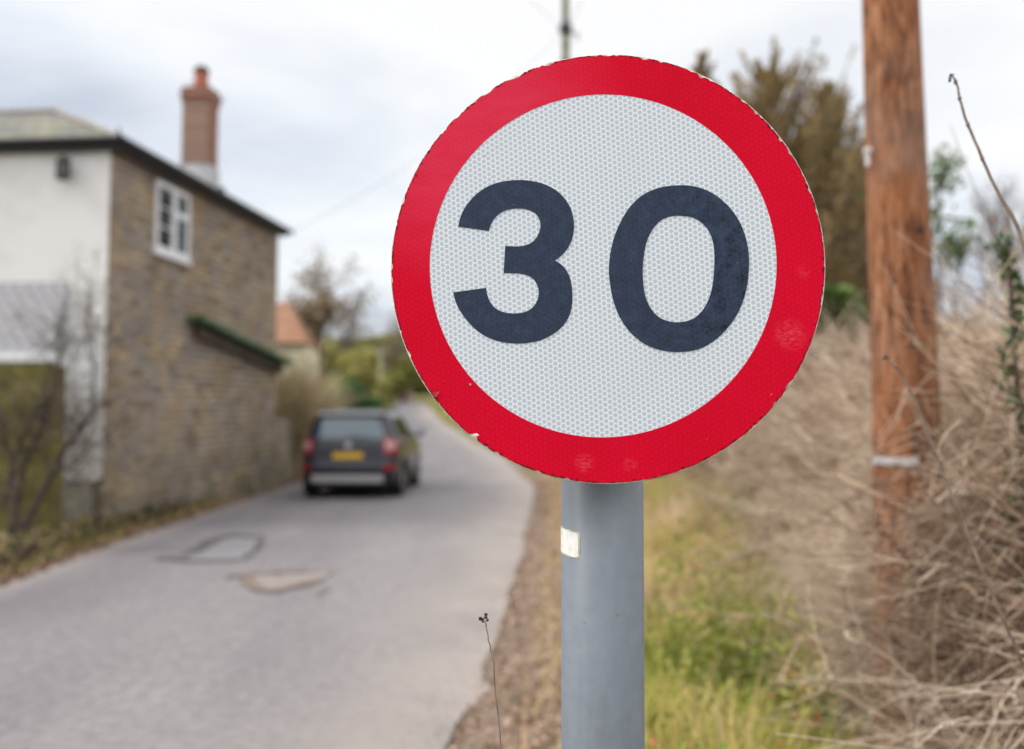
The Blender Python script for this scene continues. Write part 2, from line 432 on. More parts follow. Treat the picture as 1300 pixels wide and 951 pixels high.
# edge grime following the rim
s = t.n('ShaderNodeSeparateXYZ'); t.k(t.vec(loc=(0, 0, -CZ)), s.inputs[0])
rad = t.m_('SQRT', t.m_('ADD', t.m_('MULTIPLY', s.outputs[0], s.outputs[0]), t.m_('MULTIPLY', s.outputs[2], s.outputs[2])))
en = t.noise(120, 4, .65)
thr = t.m_('ADD', rad, t.m_('MULTIPLY', t.m_('SUBTRACT', en, .5), .022))
red = t.mix(t.step(thr, .2968, .2985, 0, .85), red, (.12, .008, .015))
t.set(color=red, rough=.5, spec=.08)
wv = t.noise(7, 2); t.bump(t.mix(.12, t.mix(.0, wv, wv), t.mix(.5, gran, h)), .0012)
RED = t.m
t = MT('weathered_aluminium_plate'); f = t.noise(60, 5)
t.set(color=t.ramp(f, [(.35, (.30, .30, .24)), (.5, (.62, .62, .56)), (.65, (.80, .80, .76))]), rough=.55, spec=.4); PLATE = t.m
t = MT('faded_black_numeral'); f = t.noise(60, 7, .78); g = t.noise(7, 4)
c = t.ramp(f, [(.36, (.004, .006, .012)), (.45, (.017, .029, .058)), (.62, (.032, .056, .108))])
c2 = t.ramp(f, [(.30, (.016, .025, .048)), (.55, (.026, .042, .082)), (.68, (.04, .064, .115))])
s = t.n('ShaderNodeSeparateXYZ'); t.k(t.tc.outputs['Object'], s.inputs[0])
wx = t.m_('ADD', t.step(s.outputs[0], .05, .17), t.m_('MULTIPLY', t.m_('SUBTRACT', g, .5), .8), clamp=True)
c = t.mix(wx, c2, c)
sp = t.noise(140, 2); c = t.mix(t.step(sp, .73, .76, 0, .7), c, (.35, .33, .25))
h, d = hexf(t); c = t.mix(t.m_('MULTIPLY', t.step(h, .4, .48), .12), c, (.12, .15, .2))
t.set(color=c, rough=.5, spec=.22); INK = t.m

# chips around the rim: the red film is cut back and the plate shows
nA = 720
chip = np.zeros(nA)
rs = np.random.default_rng(11)
def addchip(a, wdt, dep):
    i = np.arange(nA); dd = (i - a * nA / 360 + nA / 2) % nA - nA / 2
    k = np.clip(1 - np.abs(dd) / (wdt * nA / 360 / 2 + .01), 0, 1) ** .6 * dep
    np.maximum(chip, k, out=chip)
for _ in range(120):
    a = rs.uniform(0, 360)
    p = .25 + .75 * (20 < a < 135)
    if rs.random() < p: addchip(a, rs.uniform(.4, 2.2), rs.uniform(.0005, .0024))
for px, py, wd, dp in ((553, 119, 3, .003), (604, 95, 5, .0045), (648, 83, 6, .0055), (695, 76, 4, .005), (818, 72, 2.2, .0065), (840, 76, 1.6, .004), (890, 97, 2.2, .007), (961, 142, 1.8, .005), (992, 176, 1.6, .006), (1030, 240, 1.5, .004),
                       (1003, 490, 4.0, .0045), (988, 516, 2, .005), (601, 556, 2.4, .011), (518, 452, 1.4, .005), (630, 577, 2.0, .004), (498, 356, 2.5, .003), (497, 338, 1.5, .004), (720, 610, 2.2, .003)):
    q = suv(px, py); addchip(math.degrees(math.atan2(q.y, q.x)) % 360, wd * .8, dp * .62)
fine = rs.normal(0, .00022, nA)
def rout(a):
    i = int(round(a / (2 * math.pi) * nA)) % nA
    return .2988 - chip[i] + fine[i]
# plate with rolled edge
bm = bmesh.new(); seg = 256
prof = [(.2975, .0012), (.2999, .0020), (.3004, .0032), (.2995, .0044), (.296, .0046)]
rings = []
for r, y in prof: rings.append([bm.verts.new((r * math.cos(2 * math.pi * i / seg), y, r * math.sin(2 * math.pi * i / seg) + CZ)) for i in range(seg)])
for a, b in zip(rings, rings[1:]):
    for i in range(seg): bm.faces.new((a[i], a[(i + 1) % seg], b[(i + 1) % seg], b[i]))
bm.faces.new(rings[0]); bm.faces.new(rings[-1][::-1])
bmo('sign_plate', bm, PLATE, sign)
qi = [suv(546, 337.5), suv(985.5, 337.5), suv(765.5, 119), suv(765.5, 556)]
icx = (qi[0].x + qi[1].x) / 2; icz = (qi[2].y + qi[3].y) / 2; ri = ((qi[1].x - qi[0].x) + (qi[2].y - qi[3].y)) / 4
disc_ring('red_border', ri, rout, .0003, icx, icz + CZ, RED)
bm = bmesh.new(); vs = [bm.verts.new((icx + (ri + .004) * math.cos(a), .00075, CZ + icz + (ri + .004) * math.sin(a))) for a in [2 * math.pi * i / 256 for i in range(256)]]
vb = [bm.verts.new((v.co.x, .0011, v.co.z)) for v in vs]
bm.faces.new(vs); bm.faces.new(vb[::-1])
for i in range(256): bm.faces.new((vs[i], vs[(i + 1) % 256], vb[(i + 1) % 256], vb[i]))
bmo('white_face', bm, WHITE, sign)

def catmull(seg_pts, n=6):
    P = [seg_pts[0]] + list(seg_pts) + [seg_pts[-1]]; o = []
    for i in range(1, len(P) - 2):
        p0, p1, p2, p3 = [np.array(P[j]) for j in (i - 1, i, i + 1, i + 2)]
        for s in range(n):
            u = s / n
            o.append(.5 * ((2 * p1) + (-p0 + p2) * u + (2 * p0 - 5 * p1 + 4 * p2 - p3) * u * u + (-p0 + 3 * p1 - 3 * p2 + p3) * u ** 3))
    return o
three = [[(90, 300), (100, 255), (118, 213), (145, 172), (180, 135), (225, 101), (280, 75), (340, 61), (400, 56), (460, 59), (520, 71), (575, 93), (625, 128), (660, 170), (683, 215), (695, 265), (697, 310), (690, 355), (675, 395), (652, 430), (625, 458), (597, 478)],
         [(597, 478), (626, 496), (652, 522), (672, 560), (684, 605), (689, 655), (687, 705), (677, 755), (655, 800), (620, 840), (575, 872), (520, 897), (460, 910), (400, 914), (330, 908), (270, 892), (215, 865), (165, 825), (125, 780), (95, 735), (75, 690), (64, 645)],
         [(64, 645), (235, 622)],
         [(235, 622), (241, 655), (254, 690), (275, 720), (305, 741), (345, 753), (385, 756), (425, 752), (462, 738), (490, 713), (506, 683), (512, 650), (508, 618), (494, 588), (472, 566), (440, 552), (400, 546), (328, 544)],
         [(328, 544), (336, 402)],
         [(336, 402), (400, 404), (440, 399), (475, 383), (500, 358), (516, 325), (521, 290), (512, 255), (490, 228), (455, 212), (420, 206), (385, 206), (345, 213), (310, 230), (280, 257), (262, 287), (250, 323)],
         [(250, 323), (90, 300)]]
def poly_from(segs, x0, y0, sc):
    o = []
    for s in segs:
        o += catmull(s) if len(s) > 2 else [np.array(s[0])]
    return [suv(x0 + p[0] / sc, y0 + p[1] / sc) for p in o]
zo = [(430, 42), (520, 52), (600, 85), (670, 140), (725, 208), (762, 285), (783, 365), (790, 450), (783, 550), (762, 640), (725, 725), (670, 800), (605, 860), (525, 903), (430, 918), (340, 911), (258, 884), (190, 838), (135, 775), (95, 700), (68, 610), (54, 500), (60, 410), (80, 320), (115, 235), (165, 155), (232, 93), (322, 54)]
zi = [(430, 202), (490, 211), (540, 238), (578, 282), (600, 338), (608, 405), (606, 490), (598, 570), (578, 640), (545, 700), (498, 742), (440, 760), (380, 759), (322, 738), (278, 695), (248, 632), (235, 560), (232, 480), (239, 400), (256, 328), (285, 272), (325, 228), (375, 206)]
def closed(pts, n=6):
    P = [np.array(p, float) for p in pts]; m = len(P); o = []
    for i in range(m):
        p0, p1, p2, p3 = P[i - 1], P[i], P[(i + 1) % m], P[(i + 2) % m]
        for s in range(n):
            u = s / n
            o.append(.5 * ((2 * p1) + (-p0 + p2) * u + (2 * p0 - 5 * p1 + 4 * p2 - p3) * u * u + (-p0 + 3 * p1 - 3 * p2 + p3) * u ** 3))
    return o
def numeral(outlines):
    cu = bpy.data.curves.new('numeral', 'CURVE'); cu.dimensions = '2D'; cu.fill_mode = 'BOTH'; cu.extrude = .0002
    for ol in outlines:
        sp = cu.splines.new('POLY'); sp.points.add(len(ol) - 1); sp.use_cyclic_u = True
        for i, p in enumerate(ol): sp.points[i].co = (p.x, p.y, 0, 1)
    o = bpy.data.objects.new('tmp', cu); COL.objects.link(o)
    dg = bpy.context.evaluated_depsgraph_get(); me = bpy.data.meshes.new_from_object(o.evaluated_get(dg)); bpy.data.objects.remove(o)
    me.transform(Matrix.Translation((0, .0002, CZ)) @ Matrix.Rotation(math.pi / 2, 4, 'X'))
    me.materials.clear()
    return link('numeral', me, INK, sign)
numeral([poly_from(three, 560, 215, 4.133)])['label'] = 'dark faded numeral 3'
numeral([[suv(760 + p[0] / 4.137, 225 + p[1] / 4.137) for p in closed(zo)], [suv(760 + p[0] / 4.137, 225 + p[1] / 4.137) for p in closed(zi)]])['label'] = 'dark faded numeral 0 with wear on its right'

# peeled flaps of red film curling forward at the rim
flapm = noisy('curled_film_underside', (.55, .53, .5), (.8, .78, .74), 60, .5)
def flap(pts, mat):
    bm = bmesh.new(); q = [suv(px, py) for px, py, _ in pts]
    vs = [bm.verts.new((a.x, -d, a.y + CZ)) for a, (_, _, d) in zip(q, pts)]
    bm.faces.new(vs); bmesh.ops.solidify(bm, geom=bm.faces[:], thickness=.0004)
    bmo('peeled_flap', bm, mat, sign)
flap([(596, 551, .0005), (606, 550, .004), (609, 552.5, .006), (602, 556, .001), (597, 553.5, .0004)], flapm)
flap([(549, 499, .0004), (559, 497, .003), (554, 504, .0015), (551, 503.5, .0004)], noisy('curled_red_film', (.50, .06, .09), (.66, .2, .22), 60, .4))
flap([(595.5, 487, .0004), (597.5, 486.3, .0018), (598.5, 488.5, .0012), (596.5, 489.5, .0004)], flapm)

# post
t = MT('grey_painted_post'); f = t.noise(40, 5); g = t.noise(3, 4, vec=t.vec((1, 1, .35)))
c = t.ramp(f, [(.3, (.150, .180, .215)), (.7, (.180, .210, .245))]); c = t.mix(t.step(g, .42, .7, 0, .5), c, (.165, .18, .18)); st_ = t.noise(22, 5, .65, vec=t.vec((1, 1, .08))); c = t.mix(t.step(st_, .55, .72, 0, .35), c, (.12, .125, .12))
sp = t.noise(70, 2); c = t.mix(t.step(sp, .73, .76, 0, .6), c, (.13, .12, .11))
t.set(color=c, rough=.42, spec=.45).bump(t.noise(260, 2), .00015); POST = t.m
pr = .0597
pcx = (at(765, 740, 1.46).x - SC.x) ; pcy = pr + .038
bm = bmesh.new(); cyl(bm, pr, pr, -.3, CZ + .22, 96)
post = bmo('post', bm, POST, sign, smooth=False)
post.location = (pcx * math.cos(YAW) - .0140, pcy, 0)
for p in post.data.polygons: p.use_smooth = len(p.vertices) == 4
post.rotation_euler = (0, R(.25), 0)
bm = bmesh.new(); cyl(bm, pr + .003, pr + .001, CZ + .21, CZ + .235, 64)
bmo('post_cap', bm, noisy('black_plastic_cap', (.02, .02, .02), (.04, .04, .04), 20, .5), post)
galv = noisy('galvanised_steel', (.33, .34, .35), (.5, .51, .52), 30, .45, metal=.6)
for dz in (-.14, .14):
    bm = bmesh.new(); box(bm, -.19, .19, .005, .024, CZ + dz - .02, CZ + dz + .02); bmo('mounting_channel', bm, galv, sign, bevel=.002)
    bm = bmesh.new(); seg = 40
    for i in range(seg + 1):
        a = math.pi * (i / seg) * 1.16 - math.pi * .08
    r1, r2 = pr + .0015, pr + .004
    a = [[bm.verts.new((r * math.cos(q), r * math.sin(q), CZ + dz + z)) for q in [2 * math.pi * i / seg for i in range(seg)]] for r, z in ((r1, -.012), (r2, -.012), (r2, .012), (r1, .012))]
    for j in range(4):
        for i in range(seg): bm.faces.new((a[j][i], a[j][(i + 1) % seg], a[(j + 1) % 4][(i + 1) % seg], a[(j + 1) % 4][i]))
    bmo('clamp_band', bm, galv, post, smooth=True)
# sticker wrapped round the post
stm = MT('white_reflective_sticker'); f = stm.noise(90, 4); stm.set(color=stm.ramp(f, [(.3, (.74, .77, .72)), (.6, (.90, .92, .88))]), rough=.4)
stb = noisy('yellowed_sticker_edge', (.42, .43, .30), (.62, .63, .5), 80, .6)
def sticker(name, a0, a1, z0, z1, off, mat, slant, rr):
    bm = bmesh.new(); n = 14; rows = []
    for j in range(5):
        row = []
        for i in range(n):
            u = i / (n - 1); v = j / 4
            a = a0 + (a1 - a0) * u; ew = (random.random() - .5) * .0012
            # rounded corners
            cr_ = max(0, abs(u - .5) * 2 - .8) / .2; z = (z0 + z1) / 2 + (v - .5) * (z1 - z0) * (1 - rr * cr_ ** 2) - slant * u + ew
            row.append(bm.verts.new(((pr + off) * math.cos(a), (pr + off) * math.sin(a), z)))
        rows.append(row)
    for j in range(4):
        for i in range(n - 1): bm.faces.new((rows[j][i], rows[j][i + 1], rows[j + 1][i + 1], rows[j + 1][i]))
    o = bmo(name, bm, mat, post, smooth=True); return o
zs = at(727, 690, 1.43).z
sticker('sticker_border', R(180), R(238), zs - .0165, zs + .0215, .0003, stb, .0045, .12)
sticker('sticker', R(181), R(236), zs - .0148, zs + .0198, .0009, stm.m, .0045, .12)

# ================================================================== cottage
HA = R(84.17); ux, uy = math.cos(HA), math.sin(HA)
house = tag(empty('stone_cottage', (-5.49, 13.5, 0), HA), 'two storey stone cottage with white rendered end wall and brick chimney beside the lane', 'house')
LL, WW, EZ = 6.78, 7.5, 5.30
t = MT('coursed_rubble_stone')
dn = t.n('ShaderNodeTexNoise'); dn.inputs['Scale'].default_value = 3.0; dn.inputs['Detail'].default_value = 3; t.k(t.tc.outputs['Object'], dn.inputs['Vector'])
vm = t.n('ShaderNodeVectorMath'); vm.operation = 'MULTIPLY_ADD'; t.k(dn.outputs['Color'], vm.inputs[0]); vm.inputs[1].default_value = (.22, .22, .09)
t.k(t.tc.outputs['Object'], vm.inputs[2])
sp_ = t.n('ShaderNodeSeparateXYZ'); t.k(vm.outputs[0], sp_.inputs[0]); cb = t.n('ShaderNodeCombineXYZ')
t.k(t.m_('ADD', sp_.outputs[0], sp_.outputs[1]), cb.inputs[0]); t.k(sp_.outputs[2], cb.inputs[1])
br = t.n('ShaderNodeTexBrick'); t.k(cb.outputs[0], br.inputs['Vector'])
br.inputs['Scale'].default_value = 1; br.inputs['Brick Width'].default_value = .31; br.inputs['Row Height'].default_value = .112
br.inputs['Mortar Size'].default_value = .014; br.inputs['Mortar Smooth'].default_value = .4; br.inputs['Bias'].default_value = 0
br.offset = .43; br.squash = 1.3; br.squash_frequency = 3
br.inputs['Color1'].default_value = (.0, .0, .0, 1); br.inputs['Color2'].default_value = (1, 1, 1, 1); br.inputs['Mortar'].default_value = (.5, .5, .5, 1)
c = t.ramp(br.outputs['Color'], [(.0, (.16, .12, .085)), (.2, (.29, .22, .155)), (.4, (.45, .35, .24)), (.6, (.35, .32, .29)), (.8, (.54, .42, .27)), (1.0, (.26, .25, .26))])
wn = t.n('ShaderNodeTexVoronoi'); wn.inputs['Scale'].default_value = 3.2; t.k(vm.outputs[0], wn.inputs['Vector'])
ws = t.n('ShaderNodeSeparateXYZ'); t.k(wn.outputs['Color'], ws.inputs[0])
c = t.mix(t.step(ws.outputs[0], .70, .8, 0, .6), c, (.42, .31, .16))
c = t.mix(t.step(ws.outputs[1], .72, .8, 0, .55), c, (.24, .25, .27))
c = t.mix(br.outputs['Fac'], c, (.15, .12, .095))
big = t.noise(.8, 5); c = t.mix(t.step(big, .45, .68, 0, .5), c, (.19, .15, .135))
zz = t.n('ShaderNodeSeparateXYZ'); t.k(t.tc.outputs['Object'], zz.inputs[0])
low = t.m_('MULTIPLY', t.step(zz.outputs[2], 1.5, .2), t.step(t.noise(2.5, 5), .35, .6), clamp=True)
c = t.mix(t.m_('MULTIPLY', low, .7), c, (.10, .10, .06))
c = t.mix(.15, c, t.ramp(t.noise(40, 3), [(.3, (.05, .04, .03)), (.7, (.6, .5, .4))]))
t.set(color=c, rough=.92, spec=.15).bump(t.mix(.6, br.outputs['Fac'], t.noise(18, 4)), -.03); STONE = t.m
t = MT('white_roughcast_render'); g = t.noise(1.1, 5); gg = t.noise(40, 3)
s = t.n('ShaderNodeSeparateXYZ'); t.k(t.tc.outputs['Object'], s.inputs[0])
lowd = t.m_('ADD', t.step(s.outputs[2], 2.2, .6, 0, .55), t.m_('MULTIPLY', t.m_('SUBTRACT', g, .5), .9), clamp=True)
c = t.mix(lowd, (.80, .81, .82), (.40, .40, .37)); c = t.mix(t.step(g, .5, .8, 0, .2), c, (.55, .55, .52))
t.set(color=c, rough=.9, spec=.2).bump(gg, .006); RENDER = t.m
BLK = noisy('black_gutter_plastic', (.018, .018, .02), (.035, .035, .04), 12, .45)
WPVC = noisy('white_window_paint', (.72, .74, .78), (.82, .84, .86), 8, .4)
t = MT('slate_roof_tiles'); br = t.n('ShaderNodeTexBrick'); t.k(t.vec((1, 1, 1)), br.inputs['Vector'])
def brick_uv(t, w, h, ms=.01, ang=None, swap=False):
    s = t.n('ShaderNodeSeparateXYZ'); t.k(t.tc.outputs['Object'], s.inputs[0]); cb = t.n('ShaderNodeCombineXYZ')
    t.k(s.outputs[1] if swap else s.outputs[0], cb.inputs[0]); t.k(s.outputs[2], cb.inputs[1])
    b = t.n('ShaderNodeTexBrick'); t.k(cb.outputs[0], b.inputs['Vector']); b.inputs['Scale'].default_value = 1
    b.inputs['Brick Width'].default_value = w; b.inputs['Row Height'].default_value = h; b.inputs['Mortar Size'].default_value = ms
    b.inputs['Color1'].default_value = (0, 0, 0, 1); b.inputs['Color2'].default_value = (1, 1, 1, 1); b.inputs['Mortar'].default_value = (0, 0, 0, 1)
    return b
b = brick_uv(t, .28, .10, .012, swap=True)
c = t.ramp(b.outputs['Color'], [(0, (.07, .07, .075)), (.5, (.125, .125, .13)), (1, (.20, .20, .205))])
l = t.noise(1.6, 6); c = t.mix(t.step(l, .47, .60, 0, .8), c, (.24, .24, .10)); l2 = t.noise(2.3, 5, vec=t.vec(loc=(5, 5, 5))); c = t.mix(t.step(l2, .5, .68, 0, .5), c, (.29, .24, .21))
c = t.mix(b.outputs['Fac'], c, (.06, .06, .06))
t.set(color=c, rough=.75).bump(b.outputs['Fac'], -.02); SLATE = t.m
# body (stone), local x along the lane, local y to the left
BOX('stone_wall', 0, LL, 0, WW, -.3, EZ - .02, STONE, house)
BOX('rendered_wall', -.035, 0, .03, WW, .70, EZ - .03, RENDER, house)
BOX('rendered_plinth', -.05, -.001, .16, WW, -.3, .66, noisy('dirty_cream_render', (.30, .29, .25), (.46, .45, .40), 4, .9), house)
BOX('plinth_band', -.075, 0, .08, WW, .655, .735, RENDER, house, bevel=.008)
# rough stone footing
bm = bmesh.new()
for i in range(23):
    x0 = -.02 + i * .30; w = .30 - random.random() * .03
    box(bm, x0, x0 + w, -.05 - random.random() * .03, .01, -.3, .24 + .02 * random.random() + x0 * .045)
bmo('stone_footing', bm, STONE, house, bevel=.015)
# hipped roof
ov = .17; rz = 6.82
bm = bmesh.new()
e0 = [(-ov, -ov, EZ), (LL + ov, -ov, EZ), (LL + ov, WW + 1, EZ), (-ov, WW + 1, EZ)]
r0 = [(LL / 2, 2.85, rz), (LL / 2, WW + 1, rz)]
vb = [bm.verts.new(p) for p in e0]; vr = [bm.verts.new(p) for p in r0]; vb2 = [bm.verts.new((p[0], p[1], p[2] - .05)) for p in e0]
bm.faces.new((vb[0], vb[1], vr[0])); bm.faces.new((vb[1], vb[2], vr[1], vr[0])); bm.faces.new((vb[3], vb[0], vr[0], vr[1])); bm.faces.new((vb[2], vb[3], vr[1]))
for i in range(4): bm.faces.new((vb[i], vb2[i], vb2[(i + 1) % 4], vb[(i + 1) % 4]))
bm.faces.new(vb2[::-1])
roof = bmo('roof', bm, SLATE, house)
hipm = noisy('pale_hip_tiles', (.24, .22, .21), (.36, .34, .32), 6, .8)
tube_obj('hip_tiles', [(-ov, -ov, EZ + .02), (LL / 2, 2.85, rz + .02)], .055, hipm, roof)
tube_obj('ridge_tiles', [(LL / 2, 2.85, rz + .02), (LL / 2, WW + 1, rz + .02)], .06, hipm, roof)
# fascia and gutters
BOX('fascia', -ov + .03, LL + ov - .03, -ov + .02, -.02, EZ - .14, EZ - .052, BLK, house)
BOX('fascia', -ov + .02, -.02, -ov + .021, WW, EZ - .142, EZ - .053, BLK, house)
tube_obj('gutter', [(-ov - .06, -ov - .03, EZ - .01), (LL + ov + .1, -ov - .03, EZ - .03)], .052, BLK, house, 10)
tube_obj('gutter', [(-ov - .03, -ov - .05, EZ - .012), (-ov - .03, WW, EZ - .012)], .052, BLK, house, 10)
tube_obj('wire_bracket', [(-.1, -.12, EZ), (-.1, -.12, EZ + .17)], .012, BLK, house)
# chimney
t = MT('orange_red_brick'); b = brick_uv(t, .225, .075, .01)
c = t.ramp(t.mix(.5, b.outputs['Color'], t.noise(5, 4)), [(.2, (.16, .055, .036)), (.5, (.27, .095, .06)), (.8, (.36, .155, .095))]); c = t.mix(b.outputs['Fac'], c, (.30, .24, .2))
t.set(color=c, rough=.85).bump(b.outputs['Fac'], -.008); BRICK = t.m
cx0, cy0, cx1, cy1 = 2.93, -.09, 3.38, .36
ch = empty('chimney_tmp')
bm = bmesh.new(); box(bm, cx0, cx1, cy0, cy1, EZ + .40, 6.78)
box(bm, cx0 - .02, cx1 + .02, cy0 - .02, cy1 + .02, 6.80, 6.87); box(bm, cx0 - .032, cx1 + .032, cy0 - .032, cy1 + .032, 6.872, 6.96); box(bm, cx0 - .018, cx1 + .018, cy0 - .018, cy1 + .018, 6.962, 7.04)
box(bm, cx0 - .015, cx1 + .015, cy0 - .015, cy1 + .015, 6.775, 6.805)
bpy.data.objects.remove(ch)
chim = bmo('chimney', bm, BRICK, house)
lead = noisy('pale_lead_flashing', (.42, .44, .47), (.60, .62, .65), 7, .6)
bm = bmesh.new(); box(bm, cx0 - .025, cx1 + .025, cy0 - .03, cy1 + .03, EZ - .04, EZ + .41); bmo('lead_flashing', bm, lead, chim)
bm = bmesh.new(); box(bm, cx1 - .02, cx1 + .12, cy0 - .10, cy0 + .12, EZ - .02, EZ + .12); bmo('soaker', bm, noisy('dark_lead', (.06, .07, .09), (.12, .13, .15), 8, .6), chim, bevel=.01)
pm = Matrix.Translation(((cx0 + cx1) / 2, (cy0 + cy1) / 2, 0))
bm = bmesh.new(); cyl(bm, .13, .105, 7.035, 7.33, 24, pm); cyl(bm, .125, .125, 7.30, 7.36, 24, pm)
pot = bmo('chimney_pot', bm, noisy('terracotta', (.36, .12, .08), (.46, .18, .12), 8, .8), chim)
bm = bmesh.new(); cyl(bm, .14, .13, 7.362, 7.40, 24, pm); cyl(bm, .09, .09, 7.40, 7.45, 24, pm)
bmo('pot_cowl', bm, BLK, pot)
# window on the lane wall
wx0, wx1, wz0, wz1 = 1.25, 2.44, 4.0, 5.07
BOX('window_sill', wx0 - .03, wx1 + .03, -.07, .0, wz0 - .07, wz0 - .0, WPVC, house, bevel=.006)
win = empty('window'); win.parent = house
bm = bmesh.new(); fr = .085
def bar(x0, x1, z0, z1, y0=-.045, y1=-.002): box(bm, x0, x1, y0, y1, z0, z1)
mx = (wx0 + wx1) / 2 + .03
bar(wx0, wx0 + fr, wz0, wz1); bar(wx1 - fr, wx1, wz0, wz1); bar(wx0 + fr, wx1 - fr, wz0, wz0 + fr); bar(wx0 + fr, wx1 - fr, wz1 - fr, wz1)
bar(mx - .07, mx + .07, wz0 + fr, wz1 - fr)
z34 = wz0 + (wz1 - wz0) * .62
bar(mx + .07, wx1 - fr, z34 - .05, z34 + .05)
for zz_ in (.36, .64): bar(wx0 + fr, mx - .07, wz0 + (wz1 - wz0) * zz_ - .012, wz0 + (wz1 - wz0) * zz_ + .012, -.035)
bmo('window_frame', bm, WPVC, win, bevel=.004)
t = MT('dark_window_glass'); t.set(color=(.02, .035, .04), rough=.04, spec=.6); GLASS = t.m
BOX('pane', wx0 + fr, mx - .07, -.02, -.004, wz0 + fr, wz1 - fr, GLASS, win)
BOX('pane', mx + .07, wx1 - fr, -.02, -.004, wz0 + fr, z34 - .05, GLASS, win)
BOX('pane', mx + .07, wx1 - fr, -.02, -.004, z34 + .05, wz1 - fr, GLASS, win)
# sloping mossy pentice on the lane wall
MOSS = noisy('mossy_green_tiles', (.035, .075, .035), (.13, .20, .12), 6, .9, .02)
def slopebox(x0, z0, x1, z1, y0, y1, th):
    bm = bmesh.new()
    prism(bm, [Vector((x0, y0, z0)), Vector((x1, y0, z1)), Vector((x1, y0, z1 + th)), Vector((x0, y0, z0 + th))], (0, y1 - y0, 0)); return bm
pent = bmo('sloping_ledge', slopebox(2.45, 3.03, 6.95, 2.50, -.30, .0, .10), MOSS, house, bevel=.02)
bmo('ledge_board', slopebox(2.75, 2.80, 6.85, 2.33, -.12, .0, .15), noisy('dark_brown_board', (.07, .055, .045), (.14, .11, .09), 6, .8), house)
# wall lantern
lan = tag(empty('wall_lantern', (0, 0, 0)), 'small black lantern fixed high on the white rendered cottage wall', 'lantern')
lp = at(80, 214, 13.35); lan.location = lp
bm = bmesh.new(); box(bm, -.02, .02, .05, .22, -.02, .02); box(bm, -.05, .05, .20, .235, -.14, .06); bmo('bracket', bm, BLK, lan)
bm = bmesh.new(); cyl(bm, .11, .03, .10, .18, 6); cyl(bm, .085, .10, -.15, -.13, 6)
for i in range(6):
    a = i * math.pi / 3; box(bm, -.008, .008, -.008, .008, -.13, .10, Matrix.Translation((.088 * math.cos(a), .088 * math.sin(a), 0)))
bmo('lantern_cage', bm, BLK, lan)
bm = bmesh.new(); cyl(bm, .075, .08, -.13, .1, 6); bmo('lantern_glass', bm, noisy('grey_lantern_glass', (.10, .10, .10), (.16, .16, .15), 4, .15), lan)
# lean-to with pale tiles against the white wall
t = MT('pale_scalloped_tiles'); s = t.n('ShaderNodeSeparateXYZ'); t.k(t.tc.outputs['Object'], s.inputs[0]); 
row = t.m_('MULTIPLY', s.outputs[2], 1 / .115); col = t.m_('ADD', t.m_('MULTIPLY', s.outputs[1], 1 / .19), t.m_('MULTIPLY', t.m_('FLOORED_MODULO', t.m_('FLOOR', row), 2.0), .5))
fr_ = t.m_('SUBTRACT', t.m_('FRACT', col), .5); arc = t.m_('MULTIPLY', t.m_('MULTIPLY', fr_, fr_), 2.2)
ed = t.m_('SUBTRACT', t.m_('FRACT', row), arc); dark = t.step(ed, .0, .22, 1, 0)
c = t.mix(t.m_('MULTIPLY', dark, .8), (.43, .43, .47), (.19, .19, .21)); c = t.mix(t.step(t.noise(3, 5), .5, .7, 0, .4), c, (.40, .40, .37))
t.set(color=c, rough=.8).bump(dark, -.02); PT = t.m
lt = empty('lean_to'); lt.parent = house
bm = bmesh.new(); prism(bm, [Vector((-.035, .58, 3.36)), Vector((-.36, .58, 2.46)), Vector((-.36, .58, 2.40)), Vector((-.035, .58, 3.26))], (0, 4.6, 0)); bmo('tiled_roof', bm, PT, lt)
BOX('fascia', -.375, -.33, .56, 5.2, 2.25, 2.42, WPVC, lt)
BOX('lean_to_wall', -.32, -.036, .62, 5.1, -.2, 2.40, RENDER, lt)
# aerial
aer = tag(empty('television_aerial', tuple(house.matrix_basis @ Vector((3.45, .3, 5.4)))), 'thin television aerial on a mast beside the brick chimney', 'aerial')
am = noisy('dull_aerial_metal', (.22, .24, .27), (.33, .35, .38), 9, .4, metal=.5)
za = at(284, 112, 17.1) - aer.location
tube_obj('mast', [(0, 0, 0), (0, 0, za.z + .05)], .014, am, aer)
tube_obj('boom', [(-.12, -.05, za.z + .06), (.42, .1, za.z - .24)], .011, am, aer)
V_, F_ = [], []
pth = [];
for i in range(9):
    u = i / 8; c = Vector((-.12, -.05, za.z + .06)).lerp(Vector((.42, .1, za.z - .24)), u); pth.append([c - Vector((.03, .16, .06)), c + Vector((.03, .16, .06))])
Vt, Ft = tubes(np.array([[list(a), list(b)] for a, b in pth]), np.full((9, 2), .005), 4)
link('elements', fast_mesh('elements', Vt, Ft), am, aer)

